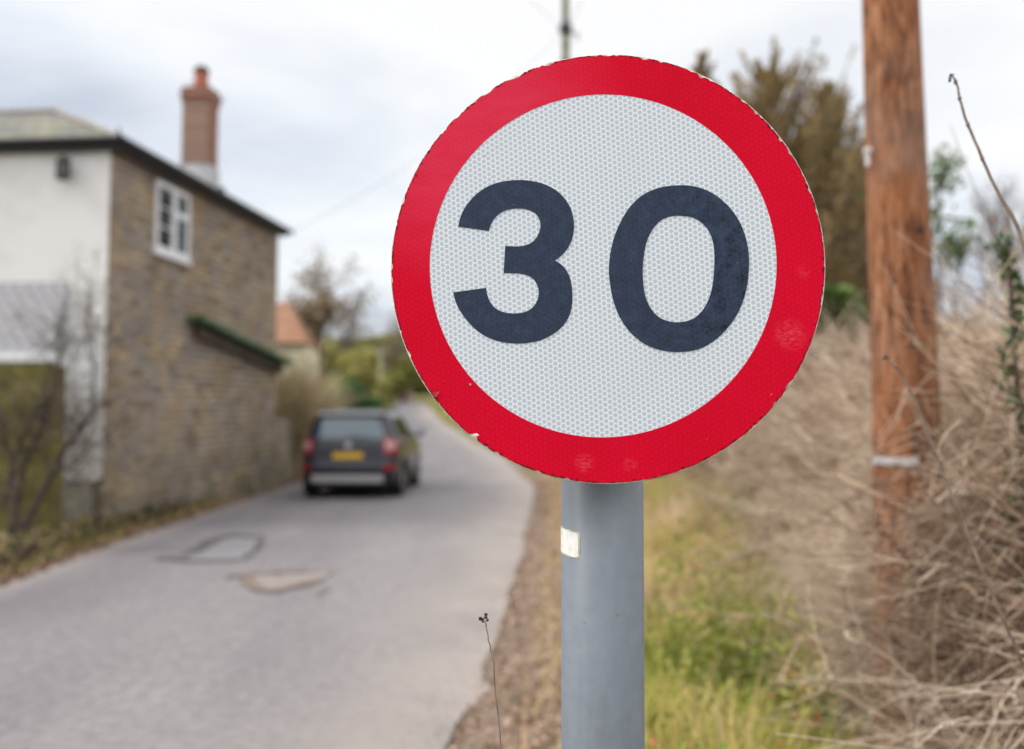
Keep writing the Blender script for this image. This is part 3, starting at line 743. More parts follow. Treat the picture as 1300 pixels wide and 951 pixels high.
# wooden fence covered in algae
t = MT('algae_green_boards'); s = t.n('ShaderNodeSeparateXYZ'); t.k(t.tc.outputs['Object'], s.inputs[0])
f = t.noise(3, 5); c = t.ramp(f, [(.33, (.055, .045, .02)), (.48, (.12, .11, .028)), (.62, (.22, .21, .05))])
c = t.mix(t.step(s.outputs[2], 1.5, .3, 0, .6), c, (.10, .08, .045)); c = t.mix(.25, c, t.ramp(t.noise(30, 3, vec=t.vec((.2, 1, 3))), [(.3, (.05, .04, .02)), (.7, (.34, .32, .12))]))
t.set(color=c, rough=.9, spec=.15); ALG = t.m
fp = at(80, 458, 12.35)
fence = tag(empty('garden_fence', (fp.x, 12.35, 0), R(176)), 'tall wooden garden fence green with algae in front of the white wall', 'fence')
for j in range(3):
    bm = bmesh.new(); x0 = .09 + j * 1.9
    for i in range(16):
        z0 = .12 + i * .128; M = Matrix.Translation((0, 0, z0)) @ Matrix.Rotation(R(-5), 4, 'X')
        box(bm, x0, x0 + 1.80, -.012, .010, 0, .145, M)
    bmo('fence_panel', bm, ALG, fence)
    BOX('fence_cap', x0, x0 + 1.8, -.035, .035, 2.19, 2.215, ALG, fence)
for j in range(4): BOX('fence_post', j * 1.9 - .02, j * 1.9 + .07, -.05, .05, -.3, 2.16 + .03 * (j > 0), ALG, fence)

# ================================================================== vegetation builders
def arcs(n, base, az, length, lean, droop, k=8, wig=.02, rg=rng):
    """curved stems: start going up with lean towards azimuth az, bending over by droop"""
    s = np.linspace(0, 1, k)[None]
    el = (np.pi / 2 - lean[:, None]) - droop[:, None] * s ** 1.3
    w1 = rg.normal(0, wig, (n, k)); w2 = rg.normal(0, wig, (n, k))
    step = length[:, None] / (k - 1)
    dx = np.cos(el) * np.cos(az[:, None] + np.cumsum(w1, 1)) * step; dy = np.cos(el) * np.sin(az[:, None] + np.cumsum(w1, 1)) * step; dz = np.sin(el + w2) * step
    P = np.stack([dx, dy, dz], -1); P[:, 0] = 0
    return base[:, None, :] + np.cumsum(P, 1)

def twigs_on(paths, per, lo, hi, spread, rg=rng, k=4):
    n, kk, _ = paths.shape
    idx = np.repeat(np.arange(n), per); m = len(idx)
    u = rg.uniform(.25, .98, m) * (kk - 1); i0 = np.minimum(u.astype(int), kk - 2); fr = (u - i0)[:, None]
    p = paths[idx, i0] * (1 - fr) + paths[idx, i0 + 1] * fr
    tdir = paths[idx, i0 + 1] - paths[idx, i0]; tdir /= np.linalg.norm(tdir, axis=1, keepdims=True) + 1e-9
    d = tdir + rg.normal(0, spread, (m, 3)); d /= np.linalg.norm(d, axis=1, keepdims=True)
    L = rg.uniform(lo, hi, m); s = np.linspace(0, 1, k)[None, :, None]
    bend = rg.normal(0, .25, (m, 3)); bend[:, 2] -= .12
    return p[:, None] + d[:, None] * L[:, None, None] * s + bend[:, None] * (L[:, None, None] * s ** 2), idx

def cards(c, size, tone, elong=1.6, rg=rng, up=0.):
    n = len(c); a = rg.normal(0, 1, (n, 3)); a[:, 2] += up; a /= np.linalg.norm(a, axis=1, keepdims=True)
    b = rg.normal(0, 1, (n, 3)); b = np.cross(a, b); b /= np.linalg.norm(b, axis=1, keepdims=True)
    s = size[:, None]
    nrm = np.cross(a, b) * s * .18
    V = np.stack([c - a * s * elong * .5, c + b * s * .45 + nrm, c + a * s * elong * .5, c - b * s * .45 + nrm], 1).reshape(-1, 3)
    F = np.arange(n * 4).reshape(n, 4)
    return V, F, np.repeat(tone, 4)

def blades(base, az, L, w, droop, tone, k=4):
    n = len(base); s = np.linspace(0, 1, k)
    P = arcs(n, base, az, L, np.abs(rng.normal(.12, .15, n)), droop, k, .04)
    side = np.stack([-np.sin(az), np.cos(az), np.zeros(n)], -1)[:, None] * (w[:, None] * (1 - s[None] ** 1.5 * .92))[:, :, None]
    V = np.stack([P - side, P + side], 2); ix = np.arange(n * k * 2).reshape(n, k, 2)
    F = np.stack([ix[:, :-1, 0], ix[:, :-1, 1], ix[:, 1:, 1], ix[:, 1:, 0]], -1).reshape(-1, 4)
    return V.reshape(-1, 3), F, np.repeat(tone, k * 2)

# ------------------------------------------------------------------ the dry hedge on the right bank
DRY = toned('dry_grey_brown_stems', [(0, (.055, .032, .02)), (.22, (.19, .12, .08)), (.45, (.46, .335, .245)), (.72, (.70, .56, .44)), (1, (.86, .75, .63))], .7, .25)
def hedge_band(n, y0, y1, rad, per, d0=.1, d1=2.4, hmin=1.4, hmax=2.7, dm=.3):
    nc = n // 22; ci = rng.integers(0, nc, n)
    cyy = y0 + (y1 - y0) * rng.random(nc) ** .8; cdx = rng.uniform(d0, d1, nc); caz = rng.normal(0, .7, nc); ctn = rng.normal(0, .3, nc); cln = np.abs(rng.normal(.35, .28, nc)); cdr = rng.uniform(dm, 2.2, nc)
    y = cyy[ci] + rng.normal(0, .16, n); dx = np.clip(cdx[ci] + rng.normal(0, .16, n), .05, None); x = hedgeX(y) + dx
    z = terrain(x, y)
    base = np.stack([x, y, z], -1)
    az = np.pi + caz[ci] + rng.normal(0, .3, n) - .1; L = rng.uniform(hmin, hmax, n) * np.where(dx < .5, .62, 1)
    capz = np.where(y < 7.5, 2.46, 2.2) + .035 * y + rng.normal(0, .12, n); L = np.minimum(L, np.clip((capz - z) * 1.15, .25, None))
    P = arcs(n, base, az, L, np.abs(cln[ci] + rng.normal(0, .13, n)), np.clip(cdr[ci] + rng.normal(0, .3, n), .1, 2.4), 9, .04)
    keep = ((P[..., 0] - hedgeX(P[..., 1])).min(1) > np.where(y < 5, -.03, -.12) - .25 * rng.random(n) ** 3) | (rng.random(n) < .02)
    P = P[keep]; ci = ci[keep]; n = len(P)
    P[..., 2] = np.maximum(P[..., 2], terrain(P[..., 0], P[..., 1]) + .02)
    tone = rng.beta(1.25, 1.0, n) + ctn[ci]
    tone = np.clip(tone + .32 * np.sin(P[:, 4, 0] * 2.3 + P[:, 4, 1] * 1.7) , 0, 1); r = rad * rng.uniform(.5, 1.6, n)
    s = np.linspace(1, .35, 9)[None]
    parts = []
    Vh, Fh = tubes(P, r[:, None] * s, 3); parts.append((Vh, Fh, np.repeat(tone, 27)))
    T, idx = twigs_on(P, per, .12, .5, .75)
    Vh, Fh = tubes(T, (r[idx] * .5)[:, None] * np.linspace(1, .4, 4)[None], 3); parts.append((Vh, Fh, np.repeat(np.clip(tone[idx] + rng.normal(.08, .15, len(idx)), 0, 1), 12)))
    return parts
parts = hedge_band(7500, 2.5, 7, .0036, 9, hmin=1.0, hmax=2.0, dm=.7) + hedge_band(6500, 3.3, 6.2, .0040, 7, d0=.12, d1=1.3, hmin=1.1, hmax=2.2, dm=.5) + hedge_band(6000, 6.5, 14, .0056, 7, hmax=2.25, dm=.6) + hedge_band(3800, 13, 27, .008, 6, hmax=2.4) + hedge_band(1300, 26, 42, .012, 6, d1=3, hmin=1.0, hmax=1.9)
V, F, A = merge(parts)
tag(link('dry_hedge', fast_mesh('dry_hedge', V, F, {'tone': A}), DRY), 'tangled dry pale brown stems covering the right hand bank', 'hedge', kind='stuff')

# ------------------------------------------------------------------ verge plants, grass and litter
GRASS = toned('verge_grass', [(0, (.10, .13, .02)), (.3, (.30, .34, .05)), (.52, (.52, .48, .12)), (.7, (.62, .48, .22)), (.85, (.52, .36, .20)), (1, (.66, .52, .36))], .7, .2, .25)
def verge_pts(n, y0, y1, a, b, pw=1.3):
    y = y0 + (y1 - y0) * rng.random(n) ** pw; x = edgeR(y) + a + b * rng.random(n) * (hedgeX(y) + .4 - edgeR(y) - a)
    return np.stack([x, y, terrain(x, y)], -1)
n = 60000
pb = verge_pts(n, 2.4, 24, .78, 1.0)
green = np.clip(.66 + .2 * np.sin(pb[:, 0] * 3.1 - pb[:, 1] * 1.9) + .2 * (pb[:, 1] > 7) + .22 * (np.sin(pb[:, 0] * 7.3 + pb[:, 1] * 4.9) > .35) - .55 * np.exp(-((pb[:, 0] - 1.25) ** 2) / .5 - ((pb[:, 1] - 5) / 4) ** 2) + rng.normal(0, .22, n), 0, 1)
V, F, A = blades(pb, rng.uniform(0, 6.28, n), rng.uniform(.12, .40, n) * (1 + .7 * np.clip(np.sin(pb[:, 0] * 4.1 + 2 * np.sin(pb[:, 1] * 1.3)), -.6, 1)) * np.clip((pb[:, 0] - edgeR(pb[:, 1]) - .5) / .5, .45, 1), rng.uniform(.0018, .005, n) * (1 + pb[:, 1] * .04), rng.uniform(.2, 1.9, n), green)
ns = 5000; ps = verge_pts(ns, 2.4, 24, .30, .35, 1.0)
Vs, Fs, As = blades(ps, rng.uniform(0, 6.28, ns), rng.uniform(.05, .22, ns), rng.uniform(.002, .005, ns), rng.uniform(.6, 2.2, ns), np.clip(rng.normal(.82, .15, ns), 0, 1))
V, F, A = merge([(V, F, A), (Vs, Fs, As)])
# far grass
m = 9000; y = rng.uniform(24, 60, m); x = edgeR(y) + .2 + rng.random(m) * 4; pf = np.stack([x, y, terrain(x, y)], -1)
V2, F2, A2 = blades(pf, rng.uniform(0, 6.28, m), rng.uniform(.15, .4, m), rng.uniform(.01, .02, m), rng.uniform(.2, 1.8, m), np.clip(rng.normal(.45, .25, m), 0, 1))
m = 7000; y = rng.uniform(6, 60, m); x = edgeL(y) - .12 - rng.random(m) ** 1.5 * .7; pf = np.stack([x, y, terrain(x, y)], -1)
V3, F3, A3 = blades(pf, rng.uniform(0, 6.28, m), rng.uniform(.06, .2, m), rng.uniform(.004, .009, m), rng.uniform(.2, 1.8, m), np.clip(rng.normal(.35, .3, m), 0, 1))
m = 9000; y = rng.uniform(40, 75, m); x = edgeL(y) - .3 - rng.random(m) * 6; pf = np.stack([x, y, terrain(x, y)], -1)
V4, F4, A4 = blades(pf, rng.uniform(0, 6.28, m), rng.uniform(.15, .3, m), rng.uniform(.01, .03, m), rng.uniform(.2, 1.8, m), np.clip(rng.normal(.3, .15, m), 0, 1))
V, F, A = merge([(V, F, A), (V2, F2, A2), (V3, F3, A3), (V4, F4, A4)])
tag(link('grass', fast_mesh('grass', V, F, {'tone': A}), GRASS), 'rough green and straw coloured grass along the verges', 'grass', kind='stuff')
# broad leaved weeds
WEED = toned('broad_weed_leaves', [(0, (.06, .09, .02)), (.3, (.18, .24, .05)), (.52, (.40, .43, .09)), (.68, (.52, .45, .18)), (.82, (.50, .36, .18)), (.92, (.55, .22, .10)), (1, (.50, .10, .07))], .6, .3, .3)
parts = []
nw = 750
pw_ = verge_pts(nw, 3.0, 17, .8, 1.0, 1.0); 
for c in pw_:
    fld = math.sin(c[0] * 3.3 + 1.7 * math.sin(c[1] * .9)) * .5 + math.sin(c[1] * 2.1 + c[0] * 2.3) * .5
    if random.random() < .4 - .7 * fld: continue
    h = (1 + .45 * fld) * random.uniform(.15, .7) * min(1, max(.25, (c[0] - edgeR(c[1]) - .55) / .8)); k = random.randint(16, 44); u = rng.random(k)
    cc = c + np.stack([rng.normal(0, .075, k) * (1 - u * .5), rng.normal(0, .09, k) * (1 - u * .5), u * h], -1)
    tn = np.clip(random.gauss(.50 + .14 * (c[1] > 7.5) - .08 * fld, .15) + rng.normal(0, .12, k), 0, .86); tn[rng.random(k) < .008 + .1 * (random.random() < .03)] = .97
    parts.append(cards(cc, rng.uniform(.012, .030, k) * (1 + c[1] * .045), tn, 1.7))
V, F, A = merge(parts)
tag(link('verge_weeds', fast_mesh('verge_weeds', V, F, {'tone': A}), WEED), 'yellow green leafy weeds with a few red leaves beside the post', 'weeds', kind='stuff')
# leaf litter
LIT = toned('dead_leaves', [(0, (.09, .05, .035)), (.35, (.23, .14, .10)), (.7, (.40, .28, .21)), (1, (.55, .42, .34))], .8, .2)
n = 7000; y = 2.2 + 20 * rng.random(n) ** 1.4; x = edgeR(y) + np.abs(rng.normal(.52, .42, n)) + .02; c = np.stack([x, y, terrain(x, y) + .012 + .02 * rng.random(n)], -1)
q1 = cards(c, rng.uniform(.014, .042, n), .25 + .75 * rng.random(n), 1.3, up=0)
n = 4500; y = rng.uniform(7, 24, n); x = edgeL(y) + .05 - np.abs(rng.normal(.0, .45, n)); c = np.stack([x, y, terrain(x, y) + .015 + .02 * rng.random(n)], -1)
q2 = cards(c, rng.uniform(.03, .07, n), rng.random(n) * .8, 1.3)
V, F, A = merge([q1, q2])
tag(link('leaf_litter', fast_mesh('leaf_litter', V, F, {'tone': A}), LIT), 'brown dead leaves lying along both road edges', 'leaves', kind='stuff')
n = 2500; y = 1.8 + 16 * rng.random(n) ** 1.3; x = edgeR(y) + rng.normal(.1, .22, n); s_ = rng.uniform(.003, .010, n)
c = np.stack([x, y, np.maximum(terrain(x, y), zroad(y)) + .01], -1)
off = np.array([[1, 0, 0], [0, 1, 0], [-1, 0, 0], [0, -1, 0], [0, 0, .9], [0, 0, -.9]])
V = (c[:, None] + off[None] * s_[:, None, None] * rng.uniform(.6, 1.2, (n, 6, 1))).reshape(-1, 3)
f0 = np.array([[0, 1, 4], [1, 2, 4], [2, 3, 4], [3, 0, 4], [1, 0, 5], [2, 1, 5], [3, 2, 5], [0, 3, 5]])
F = (f0[None] + (np.arange(n) * 6)[:, None, None]).reshape(-1, 3)
tag(link('gravel', fast_mesh('gravel', V, F), noisy('grit_stones', (.28, .25, .22), (.46, .41, .37), 9, .9)), 'loose grit and small stones at the right road edge', 'gravel', kind='stuff')

# ------------------------------------------------------------------ trees
BARK = noisy('grey_brown_bark', (.06, .05, .045), (.16, .13, .11), 7, .9, .02)
def grow(base, h, r, levels=4, rg=None, spread=.6, up=.25, ratio=.62, kids=3, k=5, trunkf=.45, lean=(0, 0)):
    """recursive limbs -> dict by level of path arrays"""
    paths = []; radii = []; tips = []
    def rec(p, d, L, r, lv):
        pts = [p]; dd = d.copy()
        for i in range(k - 1):
            dd = dd + rg.normal(0, .13, 3); dd[2] += up * .12; dd /= np.linalg.norm(dd)
            pts.append(pts[-1] + dd * L / (k - 1))
        paths.append(pts); radii.append(np.linspace(r, r * .6, k))
        if lv == 0: tips.append(pts[-1]); tips.append(pts[k // 2]); return
        for j in range(kids + (lv == levels)):
            u = rg.uniform(.45, 1.0) if j else 1.0
            q = pts[min(k - 1, int(round(u * (k - 1))))]
            nd = dd + rg.normal(0, spread, 3); nd[2] += up; nd /= np.linalg.norm(nd)
            rec(np.array(q), nd, L * ratio * rg.uniform(.75, 1.2), r * .58, lv - 1)
    d0 = np.array([lean[0], lean[1], 1.0]); d0 /= np.linalg.norm(d0)
    rec(np.array(base, float), d0, h * trunkf, r, levels)
    return np.array(paths), np.array(radii), np.array(tips)
def tree(name, base, h, r, label, cat, seed, leafmat=None, leafn=0, leafs=.1, lclump=.5, tone=(.4, .2), group=None, twigs=0, **kw):
    rg = np.random.default_rng(seed)
    o = tag(empty(name, base), label, cat, group)
    P, Rr, tips = grow((0, 0, 0), h, r, rg=rg, **kw)
    V, F = tubes(P[:1], Rr[:1], 10); 
    link('trunk', fast_mesh('trunk', V, F), BARK, o, True)
    pr_ = [(lambda VF: (VF[0], VF[1], np.full(len(VF[0]), .5)))(tubes(P[1:], Rr[1:], 4))]
    if twigs:
        T, idx = twigs_on(P[1:], twigs, h * .03, h * .12, .7, rg)
        VT, FT = tubes(T, (Rr[1:][idx, -1] * .5)[:, None] * np.linspace(1, .5, 4)[None], 3); pr_.append((VT, FT, np.full(len(VT), .5)))
    V, F, A = merge(pr_); link('branches', fast_mesh('branches', V, F), BARK, o)
    if leafn:
        k = len(tips); idx = rg.integers(0, k, leafn)
        ct = rg.normal(tone[0], tone[1], k)
        c = tips[idx] + rg.normal(0, lclump, (leafn, 3)) * np.array([1, 1, .7])
        V, F, A = cards(c, rg.uniform(.6, 1.4, leafn) * leafs, np.clip(ct[idx] + rg.normal(0, .1, leafn), 0, 1), 1.5, rg)
        link('crown', fast_mesh('crown', V, F, {'tone': A}), leafmat, o)
    return o
OLIVE = toned('olive_brown_needles', [(0, (.13, .105, .05)), (.4, (.30, .225, .105)), (.75, (.46, .35, .18)), (1, (.58, .46, .27))], .8, .15, .35)
GREEN = toned('dark_green_leaves', [(0, (.015, .055, .018)), (.5, (.045, .135, .04)), (1, (.10, .22, .06))], .6, .25, .15)
MIDG = toned('fresh_green_leaves', [(0, (.06, .11, .03)), (.5, (.14, .22, .06)), (1, (.26, .33, .11))], .6, .25, .2)
YELG = toned('yellow_green_leaves', [(0, (.12, .13, .035)), (.5, (.31, .31, .09)), (1, (.50, .47, .18))], .7, .2, .2)
TAN = toned('dry_tan_leaves', [(0, (.14, .10, .06)), (.5, (.28, .21, .14)), (1, (.45, .36, .25))], .8, .15, .15)

def conifer(px, ptop, Y, w, label, seed, group, mat=OLIVE, lo=.18, n=26000, tone=.55, fork=1):
    rg = np.random.default_rng(seed); tp = at(px, ptop, Y); bz = float(terrain(tp.x, Y)); h = tp.z - bz
    o = tag(empty('conifer_tree', (tp.x, Y, bz)), label, 'tree', group)
    tube = [(0, 0, 0), (.05, 0, h * .5), (0, 0, h * .98)]
    tube_obj('trunk', tube, [.28, .16, .03], BARK, o, 8)
    # boughs
    nb = 230; u = rg.beta(1.3, 1.1, nb) * (1 - lo) + lo; az = rg.uniform(0, 6.28, nb)
    prof = (1 - u) ** .62 * w * rg.uniform(.25, 1.35, nb) + .06
    st = np.stack([np.zeros(nb), np.zeros(nb), u * h], -1)
    k = 6; s = np.linspace(0, 1, k)[None, :, None]
    d = np.stack([np.cos(az), np.sin(az), rg.uniform(.3, 1.5, nb)], -1)
    P = st[:, None] + d[:, None] * prof[:, None, None] * s + np.array([0, 0, .35])[None, None] * prof[:, None, None] * s ** 2
    V, F = tubes(P, np.linspace(.035, .01, k)[None].repeat(nb, 0), 4); link('branches', fast_mesh('branches', V, F), BARK, o)
    b = rg.integers(0, nb, n); q = rg.uniform(.15, 1.05, n).clip(0, 1)
    qi_ = q * (k - 1); i0 = np.minimum(qi_.astype(int), k - 2); fr = (qi_ - i0)[:, None]
    c = P[b, i0] * (1 - fr) + P[b, i0 + 1] * fr + rg.normal(0, .10, (n, 3)) * (1.25 - q[:, None] * .9) * (prof[b, None] * .35 + .45)
    ct = rg.normal(tone, .2, nb)
    V, F, A = cards(c, rg.uniform(.03, .075, n), np.clip(ct[b] + rg.normal(0, .15, n), 0, 1), 3.2, rg, up=.9)
    link('crown', fast_mesh('crown', V, F, {'tone': A}), mat, o); return o
G = 'conifers behind the hedge'
conifer(892, 70, 34, 1.5, 'tall conifer whose thin tip pokes out above the upper right rim of the sign', 31, G)
conifer(976, 98, 30, 3.6, 'broad topped olive brown conifer just right of the sign', 32, G, n=32000)
conifer(1050, 112, 31, 1.9, 'slim pointed olive brown conifer between sign and brown telegraph pole', 33, G)
conifer(1085, 205, 33, 3.0, 'lower olive conifer partly behind the brown telegraph pole', 34, G)
conifer(1018, 190, 28, 3.4, 'shorter dense conifer filling the gap under the two pointed tops', 35, G, n=32000, tone=.35)

def bush(name, px, ytop, Y, wpx, label, cat, seed, mat, n=6000, ls=.12, tone=(.45, .2), group=None, zbase=None, flat=1., lump=14):
    rg = np.random.default_rng(seed); tp = at(px, ytop, Y); bz = float(terrain(tp.x, Y)) if zbase is None else zbase; h = tp.z - bz; w = wpx / FPX * Y / 2
    o = tag(empty(name, (tp.x, Y, bz)), label, cat, group)
    # stems
    ns = 10; az = rg.uniform(0, 6.28, ns); P = arcs(ns, np.zeros((ns, 3)), az, np.full(ns, h * .8), rg.uniform(.1, .5, ns), rg.uniform(0, .4, ns), 6, .05, rg)
    V, F = tubes(P, np.linspace(.04, .01, 6)[None].repeat(ns, 0), 5); link('stems', fast_mesh('stems', V, F), BARK, o)
    # lumps
    lc = rg.normal(0, 1, (lump, 3)); lc /= np.linalg.norm(lc, axis=1, keepdims=True); lc *= rg.uniform(.3, .75, (lump, 1))
    lc = lc * np.array([w * 1.15, w, h * .5]) + np.array([0, 0, h * .5]); lr = rg.uniform(.22, .42, lump) * min(w, h)
    i = rg.integers(0, lump, n); d = rg.normal(0, 1, (n, 3)); d /= np.linalg.norm(d, axis=1, keepdims=True)
    c = lc[i] + d * (lr[i] * rg.uniform(.6, 1.1, n))[:, None]; c[:, 2] = np.clip(c[:, 2], .02, None)
    ct = rg.normal(tone[0], tone[1] * .7, lump)
    V, F, A = cards(c, rg.uniform(.6, 1.4, n) * ls, np.clip(ct[i] + rg.normal(0, tone[1] * .6, n), 0, 1), 1.5, rg)
    link('crown', fast_mesh('crown', V, F, {'tone': A}), mat, o); return o
bush('green_shrub', 1066, 318, 19, 110, 'fresh green leafy shrub above the dry hedge left of the brown pole', 'shrub', 41, MIDG, 5000, .13, (.5, .2))
bush('green_shrub', 1010, 375, 22, 110, 'dull olive green shrub low behind the dry hedge at the sign edge', 'shrub', 42, YELG, 4000, .13, (.25, .15))
b_ = tree('green_tree', tuple(Vector((at(1188, 300, 15).x, 15, float(terrain(at(1188, 300, 15).x, 15))))), 4.9, .05, 'slender green leaved tree just right of the brown telegraph pole', 'tree', 43, MIDG, 700, .08, .12, (.35, .2), levels=3, spread=.35, up=.7, kids=2)
G = 'bare trees beyond the hedge'
for i, (px, Y, h, lab) in enumerate(((1236, 20, 4.9, 'hazy bare tree directly under the long arching stem at right'), (1285, 16, 4.6, 'dark bare tree at the right edge of the picture'), (1150, 40, 8.0, 'faint bare tree mostly hidden behind the brown telegraph pole'))):
    p = at(px, 300, Y); tree('bare_tree', (p.x, Y, float(terrain(p.x, Y))), h, .07, lab, 'tree', 50 + i, levels=4, spread=.45, up=.45, twigs=3, group=G)

# distance left of the sign
G = 'bare trees down the lane'
for i, (px, ptop, Y, lab, ln) in enumerate(((417, 322, 52, 'tallest bare tree down the lane with a few brown leaves', 900), (388, 372, 46, 'brown twiggy tree beside the orange roofed house', 1500), (450, 370, 66, 'thin bare tree left of the pale pole down the lane', 200), (486, 385, 60, 'thin bare tree next to the left rim of the sign', 200), (530, 400, 70, 'faint bare tree partly hidden behind the sign', 200))):
    p = at(px, ptop, Y); z = float(terrain(p.x, Y)); tree('bare_tree', (p.x, Y, z), (p.z - z) * .95, .14, lab, 'tree', 60 + i, TAN, ln, .16, .4, (.5, .2), levels=4, spread=.5, up=.4, twigs=2, group=G)
bush('evergreen_tree', 466, 436, 56, 84, 'rounded yellow green tree down the lane', 'tree', 71, YELG, 9000, .22, (.85, .13))
bush('evergreen_tree', 512, 452, 60, 60, 'dull green brown tree between the pale pole and the sign', 'tree', 72, YELG, 6000, .22, (.25, .15))
bush('dark_bush', 436, 480, 36, 96, 'clipped looking dark green bush above the car', 'bush', 73, GREEN, 9000, .13, (.6, .2), lump=20)
bush('dark_bush', 535, 474, 70, 70, 'dark green bush far along the lane by the sign rim', 'bush', 74, GREEN, 6000, .2, (.6, .2))
bush('yellow_bush', 486, 478, 50, 34, 'small yellow green bush at the foot of the pale pole', 'bush', 75, YELG, 2500, .13, (.6, .2))
TWG = toned('olive_tan_twigs', [(0, (.10, .075, .04)), (.4, (.27, .21, .12)), (.8, (.44, .36, .22)), (1, (.55, .46, .3))], .8)
def twiggy(px, ytop, Y, wpx, label, seed):
    rg = np.random.default_rng(seed); tp = at(px, ytop, Y); bz = float(terrain(tp.x, Y)); h = tp.z - bz; w = wpx / FPX * Y / 2
    o = tag(empty('dry_shrub', (tp.x, Y, bz)), label, 'shrub', 'dry shrubs behind the low wall')
    n = 260; base = np.stack([rg.normal(0, w * .45, n), rg.normal(0, w * .5, n), np.zeros(n)], -1)
    P = arcs(n, base, rg.uniform(0, 6.28, n), rg.uniform(.6, 1.08, n) * h, np.abs(rg.normal(.1, .15, n)), rg.uniform(0, .9, n), 8, .05, rg)
    V, F = tubes(P, rg.uniform(.008, .016, n)[:, None] * np.linspace(1, .4, 8)[None], 3); tn = np.repeat(rg.beta(2, 2, n), 24)
    T, idx = twigs_on(P, 14, .15, .55, .6, rg); VT, FT = tubes(T, np.full((len(T), 4), .005), 3)
    V, F, A = merge([(V, F, tn), (VT, FT, np.repeat(rg.beta(2, 2, len(T)), 12))])
    link('branches', fast_mesh('branches', V, F, {'tone': A}), TWG, o)
    m = 2500; c = T[rg.integers(0, len(T), m), 3] + rg.normal(0, .05, (m, 3)); V, F, A = cards(c, rg.uniform(.02, .05, m), rg.random(m), 1.5, rg)
    link('dead_leaves', fast_mesh('dead_leaves', V, F, {'tone': A}), TAN, o)
twiggy(382, 482, 25.5, 34, 'dry brown shrub overhanging the low stone wall nearest the car', 76)
twiggy(364, 452, 22.6, 50, 'tall dry shrub against the far corner of the cottage', 77)

# far wood as one mass
n = 16000; x = rng.uniform(-110, 60, n); y = rng.uniform(95, 125, n); hz = 3.8 + 1.2 * np.sin(x * .21) + .8 * np.sin(x * .53 + 1)
c = np.stack([x, y, terrain(x, y) + rng.random(n) ** .7 * hz], -1)
V, F, A = cards(c, rng.uniform(.5, 1.2, n), np.clip(rng.normal(.3, .25, n), 0, 1), 1.5)
tag(link('far_wood', fast_mesh('far_wood', V, F, {'tone': A}), YELG), 'low distant woodland closing the view down the lane', 'woodland', kind='stuff')

# bare shrub at the left, in front of the fence
shr = tag(empty('bare_shrub', (at(20, 690, 11.6).x, 11.6, .1)), 'leafless dark branched shrub leaning in front of the algae green fence', 'shrub')
DB = noisy('dark_twig_bark', (.045, .035, .032), (.12, .095, .085), 9, .9)
def limb(pxs, Y, r0, r1):
    p = [at(a, b, Y) - Vector(shr.location) for a, b in pxs]; k = 12; o = []
    for i in range(k):
        u = i / (k - 1) * (len(p) - 1); j = min(int(u), len(p) - 2); o.append(p[j].lerp(p[j + 1], u - j) + Vector((random.gauss(0, .012), 0, random.gauss(0, .012))))
    return np.array([list(q) for q in o]), np.linspace(r0, r1, k)
LB = [limb([(18, 700), (45, 640), (78, 575), (100, 548), (118, 520), (135, 508)], 11.6, .045, .02), limb([(10, 690), (30, 600), (55, 535), (72, 480), (78, 440)], 11.7, .045, .015),
      limb([(0, 650), (25, 560), (60, 510)], 11.5, .03, .012), limb([(22, 690), (16, 600), (4, 540)], 11.6, .04, .02), limb([(60, 600), (95, 590), (118, 560)], 11.55, .02, .01), limb([(118, 520), (120, 470), (108, 430), (112, 400)], 11.6, .016, .006)]
Pb = np.array([l[0] for l in LB]); Rb = np.array([l[1] for l in LB])
V, F = tubes(Pb, Rb, 7); link('branches', fast_mesh('branches', V, F), DB, shr, True)
T, idx = twigs_on(Pb, 26, .25, .8, .7, k=5); T[..., 2] += .25 * np.linspace(0, 1, 5)[None] ** 1.5
T2, idx2 = twigs_on(T, 5, .1, .35, .8)
V, F, A = merge([(*tubes(T, np.full(len(T), .006)[:, None] * np.linspace(1, .5, 5)[None], 3), np.zeros(len(T) * 15)), (*tubes(T2, np.full((len(T2), 4), .0032), 3), np.zeros(len(T2) * 12))])
link('twigs', fast_mesh('twigs', V, F), DB, shr)
n = 1500; c = T2[rng.integers(0, len(T2), n), 3] + rng.normal(0, .05, (n, 3)); V, F, A = cards(c, rng.uniform(.015, .035, n), rng.uniform(.2, .8, n)); link('buds', fast_mesh('buds', V, F, {'tone': A}), TAN, shr)
# ivy and bramble at the foot of the left wall
n = 3200; y = rng.uniform(7.5, 24, n); x = edgeL(y) - .22 - np.abs(rng.normal(0, .22, n)); hz = rng.random(n) ** 2 * .16
c = np.stack([x, y, terrain(x, y) + hz], -1); V, F, A = cards(c, rng.uniform(.025, .06, n), np.clip(rng.normal(.4, .3, n), 0, 1))
tag(link('wall_foot_plants', fast_mesh('wall_foot_plants', V, F, {'tone': A}), toned('wall_foot_leaves', [(0, (.03, .024, .018)), (.62, (.085, .062, .042)), (.84, (.08, .10, .03)), (1, (.15, .22, .06))], .8, .15)), 'low green and brown plants at the foot of the cottage wall', 'plants', kind='stuff')

